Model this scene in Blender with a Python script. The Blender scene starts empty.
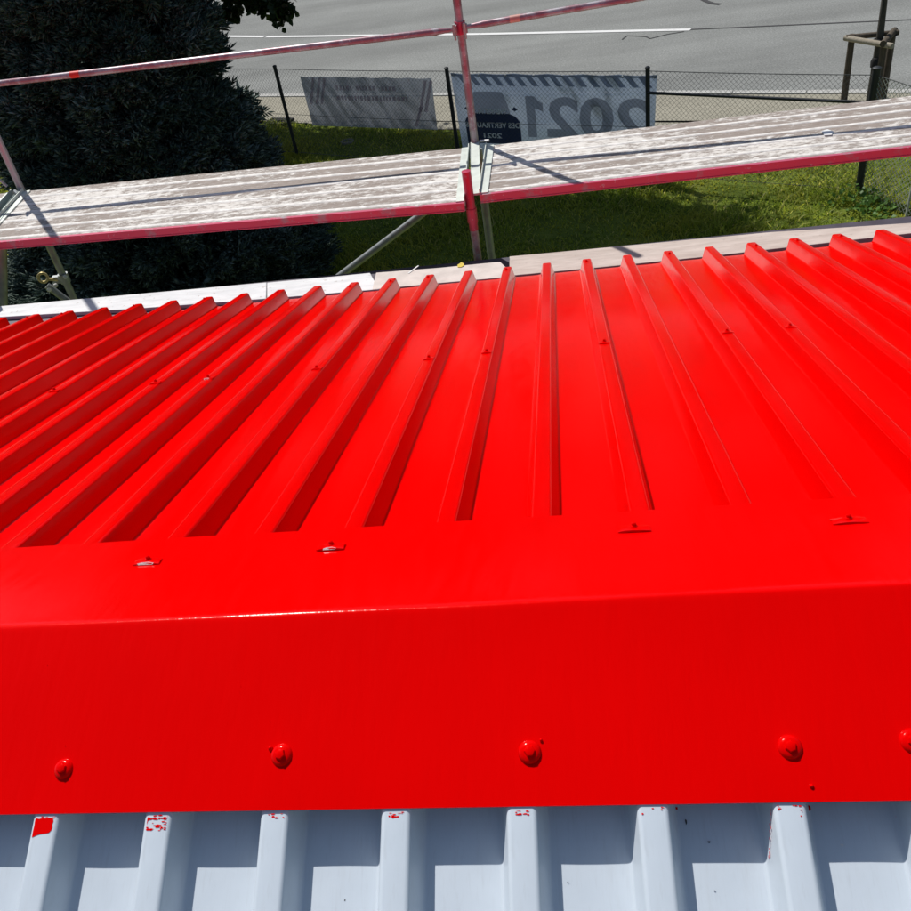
import bpy, math, random
import numpy as np
from mathutils import Vector, Matrix, noise
random.seed(7); rng = np.random.default_rng(7)
sc = bpy.context.scene
col = sc.collection
V = Vector

# ------------------------------------------------------------------ camera
CAM = V((0.0, -0.8879, 0.9991))
FW = V((-0.136807, 0.774846, -0.617168)); RT = V((0.988099, 0.062514, -0.140546)); UP = V((0.070320, 0.629051, 0.774177))
cd = bpy.data.cameras.new("camera"); cam = bpy.data.objects.new("camera", cd); col.objects.link(cam)
cd.sensor_width = 36.0; cd.lens = 36.0 * 0.960523; cd.clip_start = 0.02; cd.clip_end = 2000
m = Matrix((RT, UP, -FW)).transposed().to_4x4(); m.translation = CAM
cam.matrix_world = m
sc.camera = cam
# ------------------------------------------------------------------ light
SUN = V((-0.3356, 0.4631, 0.8203)).normalized()          # towards the sun
w = bpy.data.worlds.new("World"); sc.world = w; w.use_nodes = True
nt = w.node_tree; sky = nt.nodes.new("ShaderNodeTexSky"); sky.sky_type = 'NISHITA'; sky.sun_disc = False
sky.sun_elevation = math.asin(SUN.z); sky.sun_rotation = math.atan2(SUN.x, SUN.y)
bg = nt.nodes["Background"]; bg.inputs[1].default_value = 0.08; nt.links.new(sky.outputs[0], bg.inputs[0])
sl = bpy.data.lights.new("sun", 'SUN'); sl.energy = 4.2; sl.angle = math.radians(0.5); sl.color = (1.0, 0.965, 0.92)
so = bpy.data.objects.new("sun", sl); col.objects.link(so)
so.rotation_euler = (-SUN).to_track_quat('-Z', 'Y').to_euler(); so.location = SUN * 30
sc.view_settings.view_transform = 'Standard'; sc.view_settings.look = 'None'
sc.view_settings.exposure = 0; sc.view_settings.gamma = 1; sc.view_settings.use_curve_mapping = False

# ------------------------------------------------------------------ helpers
F = 875.0364; PC = 455.5
def ray(px, py): return (FW + RT * ((px - PC) / F) - UP * ((py - PC) / F))
def atz(px, py, z):                         # the world point at height z that was sighted in the survey of the photograph
    d = ray(px, py); return CAM + d * ((z - CAM.z) / d.z)
def aty(px, py, y):
    d = ray(px, py); return CAM + d * ((y - CAM.y) / d.y)
def vz(px, py, P):
    d = ray(px, py); h = math.hypot(P[0] - CAM.x, P[1] - CAM.y); return CAM.z + d.z * h / math.hypot(d.x, d.y)
def pix(P):
    d = V(P) - CAM; z = d.dot(FW)
    return (PC + F * d.dot(RT) / z, PC - F * d.dot(UP) / z) if z > 0.01 else (-999, -999)

class MB:
    def __init__(s): s.v = []; s.f = []; s.m = []
    def add(s, vs, fs, mi=0):
        o = len(s.v); s.v += [tuple(a) for a in vs]; s.f += [tuple(o + i for i in f) for f in fs]; s.m += [mi] * len(fs); return s
    def box(s, c, sz, M=None, mi=0):
        hx, hy, hz = sz[0] / 2, sz[1] / 2, sz[2] / 2
        vs = [V((x * hx, y * hy, z * hz)) for x in (-1, 1) for y in (-1, 1) for z in (-1, 1)]
        if M is not None: vs = [M @ a for a in vs]
        vs = [a + V(c) for a in vs]
        return s.add(vs, [(0, 1, 3, 2), (4, 6, 7, 5), (0, 4, 5, 1), (2, 3, 7, 6), (0, 2, 6, 4), (1, 5, 7, 3)], mi)
    def beam(s, a, b, wd, ht, up=V((0, 0, 1)), mi=0):
        a = V(a); b = V(b); d = (b - a); L = d.length; d.normalize(); sd = d.cross(up).normalized(); u = sd.cross(d)
        M = Matrix((d, sd, u)).transposed()
        return s.box((a + b) / 2, (L, wd, ht), M, mi)
    def tube(s, pts, r, n=12, cap=True, mi=0):
        pts = [V(p) for p in pts]; rs = r if isinstance(r, (list, tuple)) else [r] * len(pts)
        d0 = (pts[1] - pts[0]).normalized(); ref = V((0, 0, 1)) if abs(d0.z) < .9 else V((1, 0, 0))
        o = len(s.v)
        for i, p in enumerate(pts):
            if i == 0: d = pts[1] - pts[0]
            elif i == len(pts) - 1: d = pts[-1] - pts[-2]
            else: d = (pts[i + 1] - pts[i]).normalized() + (pts[i] - pts[i - 1]).normalized()
            d.normalize(); a = d.cross(ref).normalized(); b = d.cross(a)
            for k in range(n):
                t = 2 * math.pi * k / n; s.v.append(tuple(p + (a * math.cos(t) + b * math.sin(t)) * rs[i]))
        for i in range(len(pts) - 1):
            for k in range(n):
                k2 = (k + 1) % n; s.f.append((o + i * n + k, o + i * n + k2, o + (i + 1) * n + k2, o + (i + 1) * n + k)); s.m.append(mi)
        if cap:
            s.f.append(tuple(o + k for k in range(n))[::-1]); s.m.append(mi)
            s.f.append(tuple(o + (len(pts) - 1) * n + k for k in range(n))); s.m.append(mi)
        return s
    def lathe(s, prof, c, ax=V((0, 0, 1)), n=16, mi=0, ph=0):
        ax = V(ax).normalized(); ref = V((1, 0, 0)) if abs(ax.x) < .9 else V((0, 1, 0))
        a = (ref - ax * ref.dot(ax)).normalized(); b = ax.cross(a); o = len(s.v)
        for r, z in prof:
            for k in range(n):
                t = 2 * math.pi * k / n + ph; s.v.append(tuple(V(c) + ax * z + (a * math.cos(t) + b * math.sin(t)) * r))
        for i in range(len(prof) - 1):
            for k in range(n):
                k2 = (k + 1) % n; s.f.append((o + i * n + k, o + i * n + k2, o + (i + 1) * n + k2, o + (i + 1) * n + k)); s.m.append(mi)
        s.f.append(tuple(o + (len(prof) - 1) * n + k for k in range(n))); s.m.append(mi)
        return s
    def torus(s, c, ax, R, r, n=20, k=8, mi=0):
        ax = V(ax).normalized(); ref = V((1, 0, 0)) if abs(ax.x) < .9 else V((0, 1, 0))
        a = (ref - ax * ref.dot(ax)).normalized(); b = ax.cross(a); o = len(s.v)
        for i in range(n):
            t = 2 * math.pi * i / n; rad = a * math.cos(t) + b * math.sin(t)
            for j in range(k):
                u = 2 * math.pi * j / k; s.v.append(tuple(V(c) + rad * (R + r * math.cos(u)) + ax * (r * math.sin(u))))
        for i in range(n):
            for j in range(k):
                s.f.append((o + i * k + j, o + ((i + 1) % n) * k + j, o + ((i + 1) % n) * k + (j + 1) % k, o + i * k + (j + 1) % k)); s.m.append(mi)
        return s
    def prism(s, poly, thick, M, mi=0):     # poly in local x,y; extruded along local z
        n = len(poly); vs = [M @ V((x, y, 0)) for x, y in poly] + [M @ V((x, y, thick)) for x, y in poly]
        fs = [tuple(range(n))[::-1], tuple(range(n, 2 * n))] + [(i, (i + 1) % n, n + (i + 1) % n, n + i) for i in range(n)]
        return s.add(vs, fs, mi)
    def build(s, name, mats, parent=None, smooth=False, origin=None):
        me = bpy.data.meshes.new(name)
        vs = s.v
        if origin is not None: o = V(origin); vs = [tuple(V(a) - o) for a in vs]
        me.from_pydata(vs, [], s.f)
        mats = mats if isinstance(mats, (list, tuple)) else [mats]
        for mt in mats: me.materials.append(mt)
        if len(mats) > 1: me.polygons.foreach_set('material_index', s.m)
        if smooth: smooth_angle(me, 40)
        me.update()
        o = bpy.data.objects.new(name, me); col.objects.link(o)
        if origin is not None: o.location = origin
        if parent: o.parent = parent
        return o
def smooth_angle(me, deg):
    me.polygons.foreach_set('use_smooth', [True] * len(me.polygons))
    try: me.set_sharp_from_angle(angle=math.radians(deg))
    except Exception: pass
def npmesh(name, verts, tris, mat, parent=None, loc=None):
    me = bpy.data.meshes.new(name); verts = np.asarray(verts, dtype=np.float32)
    if loc is not None: verts = verts - np.asarray(loc, dtype=np.float32)
    nv, k = len(verts), tris.shape[1]; nf = len(tris)
    me.vertices.add(nv); me.vertices.foreach_set('co', verts.ravel())
    me.loops.add(nf * k); me.loops.foreach_set('vertex_index', tris.astype(np.int32).ravel())
    me.polygons.add(nf); me.polygons.foreach_set('loop_start', np.arange(0, nf * k, k, dtype=np.int32))
    me.update(calc_edges=True); me.validate()
    for mt in (mat if isinstance(mat, list) else [mat]): me.materials.append(mt)
    o = bpy.data.objects.new(name, me); col.objects.link(o)
    if loc is not None: o.location = loc
    if parent: o.parent = parent
    return o
def thing(name, label, cat, loc=(0, 0, 0), group=None):
    o = bpy.data.objects.new(name, None); col.objects.link(o); o.location = loc; o.empty_display_size = .2
    o['label'] = label; o['category'] = cat
    if group: o['group'] = group
    return o
def tag(o, label, cat, group=None):
    o['label'] = label; o['category'] = cat
    if group: o['group'] = group
    return o
def setp(o, parent):                        # parent while keeping world-space coordinates
    o.parent = parent; o.matrix_parent_inverse = Matrix.Translation(-V(parent.location)); return o

# ------------------------------------------------------------------ materials
def lin(r, g, b):
    f = lambda c: (c / 255 / 12.92) if c / 255 <= .04045 else ((c / 255 + .055) / 1.055) ** 2.4
    return (f(r), f(g), f(b))
class Mt:
    def __init__(s, name, rough=.6, metal=0., spec=.5):
        s.m = bpy.data.materials.new(name); s.m.use_nodes = True; s.t = s.m.node_tree; s.b = s.t.nodes['Principled BSDF']
        s.b.inputs['Roughness'].default_value = rough; s.b.inputs['Metallic'].default_value = metal
        s.b.inputs['Specular IOR Level'].default_value = spec
        s.tc = s.t.nodes.new('ShaderNodeTexCoord')
    def n(s, t, **kw):
        x = s.t.nodes.new(t)
        for k, v in kw.items(): setattr(x, k, v)
        return x
    def l(s, a, b): s.t.links.new(a, b)
    def mapped(s, scale=(1, 1, 1), rot=(0, 0, 0), src='Object'):
        mp = s.n('ShaderNodeMapping'); mp.inputs['Scale'].default_value = scale; mp.inputs['Rotation'].default_value = rot
        s.l(s.tc.outputs[src], mp.inputs[0]); return mp.outputs[0]
    def noise(s, vec, sc_, det=4, rough=.55, dist=0.):
        x = s.n('ShaderNodeTexNoise'); x.inputs['Scale'].default_value = sc_; x.inputs['Detail'].default_value = det
        x.inputs['Roughness'].default_value = rough; x.inputs['Distortion'].default_value = dist; s.l(vec, x.inputs['Vector']); return x.outputs[0]
    def ramp(s, fac, stops, interp='LINEAR'):
        x = s.n('ShaderNodeValToRGB'); x.color_ramp.interpolation = interp; e = x.color_ramp.elements
        while len(e) > 1: e.remove(e[-1])
        e[0].position = stops[0][0]; e[0].color = (*stops[0][1], 1)
        for p_, c in stops[1:]:
            q = e.new(p_); q.color = (*c, 1)
        s.l(fac, x.inputs[0]); return x.outputs[0]
    def mix(s, fac, a, b, mode='MIX'):
        x = s.n('ShaderNodeMix', data_type='RGBA', blend_type=mode)
        for i, v in ((0, fac), (6, a), (7, b)):
            if hasattr(v, 'links') or hasattr(v, 'is_linked'): s.l(v, x.inputs[i])
            else: x.inputs[i].default_value = v if i == 0 else (*v, 1)
        return x.outputs[2]
    def col(s, c):
        if hasattr(c, 'is_linked'): s.l(c, s.b.inputs['Base Color'])
        else: s.b.inputs['Base Color'].default_value = (*c, 1)
        return s
    def bump(s, h, strength=.3, dist=.01):
        x = s.n('ShaderNodeBump'); x.inputs['Strength'].default_value = strength; x.inputs['Distance'].default_value = dist
        s.l(h, x.inputs['Height']); s.l(x.outputs[0], s.b.inputs['Normal']); return s
    def rough(s, sock, lo, hi):
        x = s.n('ShaderNodeMapRange'); x.inputs['To Min'].default_value = lo; x.inputs['To Max'].default_value = hi
        s.l(sock, x.inputs[0]); s.l(x.outputs[0], s.b.inputs['Roughness']); return s
G3 = lambda v: (v, v, v)
def simple(name, c, rough=.6, metal=0., var=.15, sc_=8., bump=.0, spec=.5):
    M = Mt(name, rough, metal, spec); n_ = M.noise(M.mapped(), sc_)
    M.col(M.ramp(n_, [(.3, tuple(x * (1 - var) for x in c)), (.7, tuple(min(1, x * (1 + var)) for x in c))]))
    if bump: M.bump(n_, bump, .004)
    return M.m

# wet looking red enamel: brush-rolled, orange peel, few dust specks
def red_paint():
    M = Mt('red_enamel', .16, 0, .30); M.b.inputs['Specular Tint'].default_value = (1, .16, .14, 1)
    big = M.noise(M.mapped(), 2.2, 3); peel = M.noise(M.mapped(), 260, 2); st = M.noise(M.mapped((6, 1.2, 1.2)), 9, 4)
    M.col(M.ramp(big, [(.3, (.76, .0002, .0002)), (.7, (.84, .0003, .0003))]))
    mr = M.n('ShaderNodeMath', operation='MULTIPLY_ADD'); mr.inputs[1].default_value = .12; M.l(peel, mr.inputs[0]); M.l(st, mr.inputs[2])
    M.bump(mr.outputs[0], .22, .0035); M.rough(st, .07, .26)
    return M.m
RED = red_paint()
def grey_sheet():
    M = Mt('pale_blue_grey_coating', .38, 0, .4)
    n1 = M.noise(M.mapped(), 14, 5); n2 = M.noise(M.mapped((8, 1, 1)), 30, 4); sp = M.noise(M.mapped(), 55, 2)
    base = M.ramp(n1, [(.3, (.60, .665, .725)), (.7, (.64, .705, .765))])
    dirt = M.ramp(n2, [(.55, G3(0)), (.85, G3(.25))])
    c = M.mix(dirt, base, (.42, .45, .47)); n3 = M.noise(M.mapped((14, 1.5, 1.5)), 5, 6, .75); c = M.mix(M.ramp(n3, [(.52, G3(0)), (.8, G3(.35))]), c, (.50, .53, .55)); dark = M.ramp(sp, [(.80, G3(0)), (.82, G3(.8))])
    M.col(M.mix(dark, c, (.16, .17, .18))); M.bump(n1, .12, .002); M.rough(n1, .3, .5)
    return M.m
GREY = grey_sheet()
STEEL = simple('galvanised_steel', (.36, .38, .38), .42, .55, .22, 18, .1)
STEELP = simple('pale_galvanised_channel', (.62, .66, .60), .5, .25, .15, 12, .1)
def pinksteel(name, pink, amount):
    M = Mt(name, .34, .25, .5)
    n1 = M.noise(M.mapped((1, 1, 1)), 9, 6, .7); n2 = M.noise(M.mapped(), 60, 3)
    msk = M.ramp(n1, [(amount - .06, G3(1)), (amount + .06, G3(0))])
    c = M.mix(msk, (.42, .40, .42), pink); sp = M.ramp(n2, [(.66, G3(0)), (.7, G3(.8))])
    M.col(M.mix(sp, c, (.62, .6, .6))); M.bump(n1, .15, .003); return M.m
PINKTUBE = pinksteel('worn_pink_primer_on_steel', (.31, .17, .195), .52)
PALETUBE = pinksteel('pale_mauve_worn_tube', (.46, .41, .44), .50)
MAGENTA = pinksteel('magenta_red_side_rail', (.66, .13, .21), .62)
CRIMSON = pinksteel('crimson_worn_tube', (.55, .06, .12), .68)
REDMARK = simple('red_marking_band', (.7, .02, .01), .5)
def deckmat():
    M = Mt('paint_worn_deck_board', .75, 0, .3)
    v = M.mapped((2.6, 9, 4)); n1 = M.noise(v, 7.0, 9, .80, .8); n2 = M.noise(M.mapped((3.0, 6, 2)), 5.5, 8, .75); n3 = M.noise(M.mapped((4, 60, 4)), 4, 4)
    n4 = M.noise(M.mapped((1, 2.5, 1)), 1.1, 3)
    wood = M.ramp(n3, [(.3, (.19, .15, .125)), (.5, (.30, .25, .215)), (.7, (.42, .37, .33))])
    white = M.ramp(n2, [(.3, (.60, .55, .49)), (.7, (.78, .75, .70))])
    ad = M.n('ShaderNodeMath', operation='ADD'); M.l(n1, ad.inputs[0]); M.l(n4, ad.inputs[1])
    ad2 = M.n('ShaderNodeMath', operation='ADD'); M.l(ad.outputs[0], ad2.inputs[0]); M.l(n2, ad2.inputs[1])
    # the paint has worn away first towards the east end
    sx = M.n('ShaderNodeSeparateXYZ'); M.l(M.tc.outputs['Object'], sx.inputs[0])
    mr = M.n('ShaderNodeMapRange'); mr.inputs['From Min'].default_value = -2.5; mr.inputs['From Max'].default_value = 1.8; mr.inputs['To Min'].default_value = .10; mr.inputs['To Max'].default_value = -.10
    M.l(sx.outputs[0], mr.inputs[0])
    ad3 = M.n('ShaderNodeMath', operation='ADD'); M.l(ad2.outputs[0], ad3.inputs[0]); M.l(mr.outputs[0], ad3.inputs[1])
    msk = M.ramp(ad3.outputs[0], [(.0, G3(0)), (1, G3(1))])
    st = M.n('ShaderNodeMapRange'); st.inputs['From Min'].default_value = 1.47; st.inputs['From Max'].default_value = 1.60; M.l(ad3.outputs[0], st.inputs[0])
    M.col(M.mix(st.outputs[0], wood, white)); M.bump(st.outputs[0], .5, .002); return M.m
DECK = deckmat()
DECKRIB = simple('scuffed_white_deck_rib', (.74, .71, .66), .7, 0, .25, 26, .2)
def boardmat(name, a, b):
    M = Mt(name, .7, 0, .3); n1 = M.noise(M.mapped((1, 5, 3)), 6, 6, .65); n2 = M.noise(M.mapped(), 40, 3)
    c = M.ramp(n1, [(.32, a), (.66, b)]); sp = M.ramp(n2, [(.64, G3(0)), (.70, G3(.6))])
    M.col(M.mix(sp, c, (.40, .33, .28))); M.bump(n1, .35, .004); return M.m
WBOARD = boardmat('white_primed_board', (.62, .62, .62), (.80, .80, .79))
BBOARD = boardmat('pinkish_beige_board', (.46, .38, .33), (.62, .53, .47))
PLUM = simple('dark_plum_ledge', (.085, .075, .10), .5, .1, .2, 10)
GUTTER = simple('shade_blue_gutter', (.035, .040, .085), .5, .1, .2, 10)  # shadow inside the gutter painted in as dark blue
RENDERW = simple('cream_wall_render', (.62, .58, .50), .9, 0, .1, 6, .3)
ASPHD = simple('bitumen_and_shade', (.05, .05, .052), .9)

def roadmat():
    M = Mt('sunbleached_asphalt', .88, 0, .3); R_ = (0, 0, math.radians(22))
    fine = M.noise(M.mapped(), 34, 6, .8); big = M.noise(M.mapped((.12, 1, 1), R_), .9, 4); mid = M.noise(M.mapped(), 1.3, 5)
    c = M.ramp(fine, [(.30, (.155, .162, .156)), (.50, (.262, .273, .262)), (.70, (.43, .44, .42))])
    c = M.mix(.85, c, M.ramp(big, [(.35, G3(.72)), (.62, G3(1.0))]), 'MULTIPLY')
    c = M.mix(.6, c, M.ramp(mid, [(.3, G3(.8)), (.7, G3(1.0))]), 'MULTIPLY')
    M.col(c); M.bump(fine, .4, .01); return M.m
ROAD = roadmat()
def pavemat():
    M = Mt('sandy_footpath', .9, 0, .2); f = M.noise(M.mapped(), 40, 6, .75); b = M.noise(M.mapped(), 1.5, 4)
    c = M.ramp(f, [(.3, (.21, .20, .16)), (.55, (.37, .35, .28)), (.8, (.56, .53, .44))])
    M.col(M.mix(.6, c, M.ramp(b, [(.3, G3(.8)), (.7, G3(1.0))]), 'MULTIPLY')); M.bump(f, .4, .01); return M.m
PAVE = pavemat()
def linemat():
    M = Mt('worn_white_road_paint', .7, 0, .3); f = M.noise(M.mapped(), 9, 8, .8)
    M.col(M.ramp(f, [(.3, (.42, .43, .42)), (.42, (.72, .73, .72)), (.8, (.82, .82, .81))])); return M.m
LINE = linemat()
def soil():
    M = Mt('mossy_soil', .95, 0, .1); a = M.noise(M.mapped(), 2.2, 6, .7); b = M.noise(M.mapped(), 30, 5, .7)
    c = M.ramp(a, [(.3, (.07, .10, .018)), (.55, (.15, .20, .03)), (.75, (.25, .26, .06))])
    M.col(M.mix(.5, c, M.ramp(b, [(.3, G3(.45)), (.7, G3(1))]), 'MULTIPLY')); M.bump(b, .6, .03); return M.m
SOIL = soil()
def islandmat(name, stops, rough=.6, trans=.0, spec=.3, patch=None):
    M = Mt(name, rough, 0, spec); g = M.n('ShaderNodeNewGeometry')
    c = M.ramp(g.outputs['Random Per Island'], stops)
    if patch:
        nz = M.noise(M.mapped(), patch[0], 5, .6)
        c = M.mix(M.ramp(nz, [(.42, G3(0)), (.62, G3(.75))]), c, patch[1])
    M.col(c)
    if trans:
        out = M.t.nodes['Material Output']; tr = M.n('ShaderNodeBsdfTranslucent'); M.l(c, tr.inputs[0]); mx = M.n('ShaderNodeMixShader')
        mx.inputs[0].default_value = trans; M.l(M.b.outputs[0], mx.inputs[1]); M.l(tr.outputs[0], mx.inputs[2]); M.l(mx.outputs[0], out.inputs[0])
    return M.m
GRASS = islandmat('lawn_blades', [(0, (.13, .21, .018)), (.5, (.30, .40, .038)), (.82, (.45, .50, .06)), (1, (.66, .60, .22))], .5, .6, .3, (.9, (.46, .44, .05)))
WEED = islandmat('broad_weed_leaf', [(0, (.08, .17, .03)), (1, (.14, .26, .05))], .5, .3)
SPRUCE = islandmat('blue_spruce_needles', [(0, (.020, .032, .022)), (.45, (.055, .080, .064)), (.8, (.14, .19, .165)), (1, (.28, .34, .30))], .6, .0, .2, (1.1, (.026, .052, .034)))
LEAF = islandmat('dark_maple_leaf', [(0, (.014, .026, .008)), (.6, (.030, .055, .014)), (1, (.05, .085, .02))], .45, .2, .4)
def barkmat(name, c, c2, sc_=20):
    M = Mt(name, .9, 0, .2); n1 = M.noise(M.mapped((1, 1, .25)), sc_, 6, .7); M.col(M.ramp(n1, [(.3, c), (.7, c2)])); M.bump(n1, .8, .01); return M.m
BARK = barkmat('brown_bark', (.035, .026, .02), (.11, .085, .065))
YBARK = barkmat('smooth_grey_bark', (.045, .042, .035), (.10, .095, .08), 40)
STAKE = barkmat('weathered_round_timber', (.055, .046, .036), (.14, .115, .085), 30)
STAKEL = barkmat('pale_bare_timber', (.25, .22, .17), (.42, .38, .30), 30)  # paler timber tone, used on one cross bar
TIE = simple('black_webbing_tie', (.015, .015, .016), .8)
PALETIE = simple('pale_string', (.55, .53, .48), .8)
POSTM = simple('anthracite_fence_post', (.022, .026, .030), .5, .1)
WIRE = simple('dull_galvanised_wire', (.10, .105, .10), .5, .4)
YELLOW = simple('yellow_passivated_steel', (.62, .50, .22), .35, .4)
WHITEP = simple('white_plastic_cap', (.78, .78, .76), .4)
IRON = simple('cast_iron', (.03, .03, .032), .7, .2, .3, 30, .3)
def banner_mat(name, c, c2, tr=.25, holes=.0):
    M = Mt(name, .6, 0, .25); n1 = M.noise(M.mapped((1, 1, 1)), 1.6, 4, .6, .4); c_ = M.ramp(n1, [(.3, c), (.7, c2)]); M.col(c_)
    out = M.t.nodes['Material Output']; t_ = M.n('ShaderNodeBsdfTranslucent'); M.l(c_, t_.inputs[0]); mx = M.n('ShaderNodeMixShader')
    mx.inputs[0].default_value = tr; M.l(M.b.outputs[0], mx.inputs[1]); M.l(t_.outputs[0], mx.inputs[2]); M.l(mx.outputs[0], out.inputs[0])
    if holes:
        tp = M.n('ShaderNodeBsdfTransparent'); m2 = M.n('ShaderNodeMixShader'); m2.inputs[0].default_value = holes
        M.l(mx.outputs[0], m2.inputs[1]); M.l(tp.outputs[0], m2.inputs[2]); M.l(m2.outputs[0], out.inputs[0])
    M.bump(n1, .6, .03); return M.m
BAN1 = banner_mat('grey_blue_banner_cloth', (.44, .48, .55), (.50, .54, .61), .5, .24)
BAN2 = banner_mat('slate_blue_banner_cloth', (.40, .50, .66), (.56, .66, .80), .65, .26)
NAVY = banner_mat('navy_print', (.030, .045, .10), (.045, .062, .13), .15)
CHAR = banner_mat('charcoal_print', (.22, .24, .29), (.28, .30, .36), .5, .26)
STRP = banner_mat('dark_stripe_print', (.15, .20, .30), (.22, .28, .40), .35, .15)
LTXT = banner_mat('pale_print', (.88, .92, .97), (.95, .97, 1.0), 0, 0)
ROSE = banner_mat('faded_rose_print', (.50, .40, .47), (.56, .45, .52), .25, .25)

# ================================================================== SETTING
GZ = -3.3
def sheet(name, pts, z, mat, sub=0):
    mb = MB(); mb.add([(x, y, z) for x, y in pts], [tuple(range(len(pts)))]); o = mb.build(name, mat); o['kind'] = 'structure'; return o
lawn = sheet('lawn', [(-300, -300), (300, -300), (300, 300), (-300, 300)], GZ, SOIL)
# survey lines along the street (x, y)
def along(P, slope, x): return P[1] + slope * (x - P[0])
kerbP = (-1.9, 14.13); kS = -.39                    # kerb / edge line
edgeP = (-1.69, 12.37); eS = -.485                   # edge of the lawn (west), turns near the sapling
XL, XR = -90, 90
def edge_y(x): return along(edgeP, eS, x) if x < -1.69 else along(edgeP, -.36, x)
sheet('pavement', [(XL, along(edgeP, -.39, XL) ), (-30, edge_y(-4.8) + .39 * 25.2), (-4.8, edge_y(-4.8)), (-1.69, edge_y(-1.69)), (XR, edge_y(XR)), (XR, along(kerbP, kS, XR)), (XL, along(kerbP, kS, XL))], GZ + .012, PAVE)
sheet('road', [(XL, along(kerbP, kS, XL)), (XR, along(kerbP, kS, XR)), (XR, along(kerbP, kS, XR) + 9.5), (XL, along(kerbP, kS, XL) + 9.5)], GZ + .008, ROAD)
def strip(name, A, B, wd, z, mat, th=0.0):
    A = V((A[0], A[1], z)); B = V((B[0], B[1], z)); d = (B - A).normalized(); n_ = V((-d.y, d.x, 0)) * (wd / 2)
    mb = MB()
    if th: mb.beam(A - V((0, 0, th / 2)), B - V((0, 0, th / 2)), wd, th)
    else:
        N = 40; vs = []
        for i in range(N + 1):
            p_ = A.lerp(B, i / N); j = random.uniform(-.006, .006); vs += [p_ - n_ * (1 + j), p_ + n_ * (1 + j)]
        mb.add(vs, [(2 * i, 2 * i + 2, 2 * i + 3, 2 * i + 1) for i in range(N)])
    o = mb.build(name, mat); o['kind'] = 'structure'; return o
# flush kerb stones, one by one where the photograph lets them be told apart
kerb = strip('kerb', (-60, along(kerbP, kS, -60)), (-8.6, along(kerbP, kS, -8.6)), .13, GZ + .03, simple('pale_kerb_granite', (.42, .42, .40), .85, 0, .2, 12, .2), .1)
kmat = kerb.data.materials[0]
kd = V((1, kS, 0)).normalized(); kx = V((-8.6, along(kerbP, kS, -8.6), GZ + .03)); kst = None
for i in range(22):
    if kst is None:
        mb = MB(); M_ = Matrix((kd, V((-kd.y, kd.x, 0)), V((0, 0, 1)))).transposed(); mb.box((0, 0, -.05), (.985, .13, .1), M_); kst = mb.build('kerb_stone', kmat); o = kst
    else: o = kst.copy(); col.objects.link(o)
    o.location = kx + kd * (.5 + i) + V((0, 0, random.uniform(-.003, .003))); o.rotation_euler.z = random.uniform(-.002, .002); setp(o, kerb) if False else None
    o.parent = kerb
strip('centre_line', atz(205, 36, GZ + .016)[:2], atz(264.5, 36.6, GZ + .016)[:2], .13, GZ + .016, LINE)
strip('centre_line', atz(266.5, 36.7, GZ + .016)[:2], atz(480, 34, GZ + .016)[:2], .13, GZ + .016, LINE)
strip('centre_line', atz(480.2, 34, GZ + .016)[:2], atz(690.5, 29.5, GZ + .016)[:2], .13, GZ + .016, LINE)
strip('road_seam', atz(691, 29.3, GZ + .014)[:2], atz(990, 16, GZ + .014)[:2], .05, GZ + .014, ASPHD)
for pts, wd in (([(622, 39.5), (627, 35.5), (646, 36.5), (650, 38.5), (668, 34), (684, 31.5)], .028), ([(690, -8), (706, 1), (712, 3.2), (720, 4.2)], .10)):  # first run is a crack; the wide second one paints a branch shadow
    for a, b in zip(pts[:-1], pts[1:]):
        strip('crack_shade_strip', atz(*a, GZ + .0145)[:2], atz(*b, GZ + .0145)[:2], wd, GZ + .0145, ASPHD)
# a far verge across the road so that the ground carries on
far_verge = strip('far_footpath', (XL, along(kerbP, kS, XL) + 10.2), (XR, along(kerbP, kS, XR) + 10.2), 1.2, GZ + .02, PAVE)

# ---- grass blades (uncountable)
def in_poly(x, y, poly):
    c = np.zeros(len(x), bool); n_ = len(poly)
    for i in range(n_):
        x1, y1 = poly[i]; x2, y2 = poly[(i + 1) % n_]
        cond = ((y1 > y) != (y2 > y)) & (x < (x2 - x1) * (y - y1) / (y2 - y1 + 1e-12) + x1); c ^= cond
    return c
lawnpoly = [(-8.5, 5.5), (5.2, 5.5), (5.2, 9.0), (-1.69, 12.33), (-4.8, 13.80), (-9.5, 16.1)]
n0 = 210000; gx = rng.uniform(-9, 5, n0); gy = rng.uniform(5.5, 16, n0)
nzv = np.sin(gx * 2.1 + 1.3 * np.sin(gy * 1.7)) * np.cos(gy * 2.6 + gx * .8) * .5 + .5
keep = in_poly(gx, gy, lawnpoly) & (rng.random(n0) < .45 + .55 * nzv); gx = gx[keep]; gy = gy[keep]; nzv = nzv[keep]
# blades grow in little tufts
n1 = len(gx); hgt = rng.uniform(.03, .085, n1) * (.45 + 1.1 * nzv ** 1.3); az = rng.uniform(0, 2 * np.pi, n1); wdt = rng.uniform(.004, .009, n1)
lx, ly = np.cos(az), np.sin(az); lean = rng.uniform(.5, 1.9, n1) * hgt; az2 = az + rng.uniform(-1, 1, n1) + np.pi / 2
B0 = np.stack([gx - lx * wdt, gy - ly * wdt, np.full(n1, GZ)], 1); B1 = np.stack([gx + lx * wdt, gy + ly * wdt, np.full(n1, GZ)], 1)
mx_, my_ = gx + np.cos(az2) * lean * .35, gy + np.sin(az2) * lean * .35
M0 = np.stack([mx_ - lx * wdt * .8, my_ - ly * wdt * .8, GZ + hgt * .65], 1); M1 = np.stack([mx_ + lx * wdt * .8, my_ + ly * wdt * .8, GZ + hgt * .65], 1)
T0 = np.stack([gx + np.cos(az2) * lean, gy + np.sin(az2) * lean, GZ + hgt], 1)
vv = np.stack([B0, B1, M0, M1, T0], 1).reshape(-1, 3); b5 = (np.arange(n1) * 5)[:, None]
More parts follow.
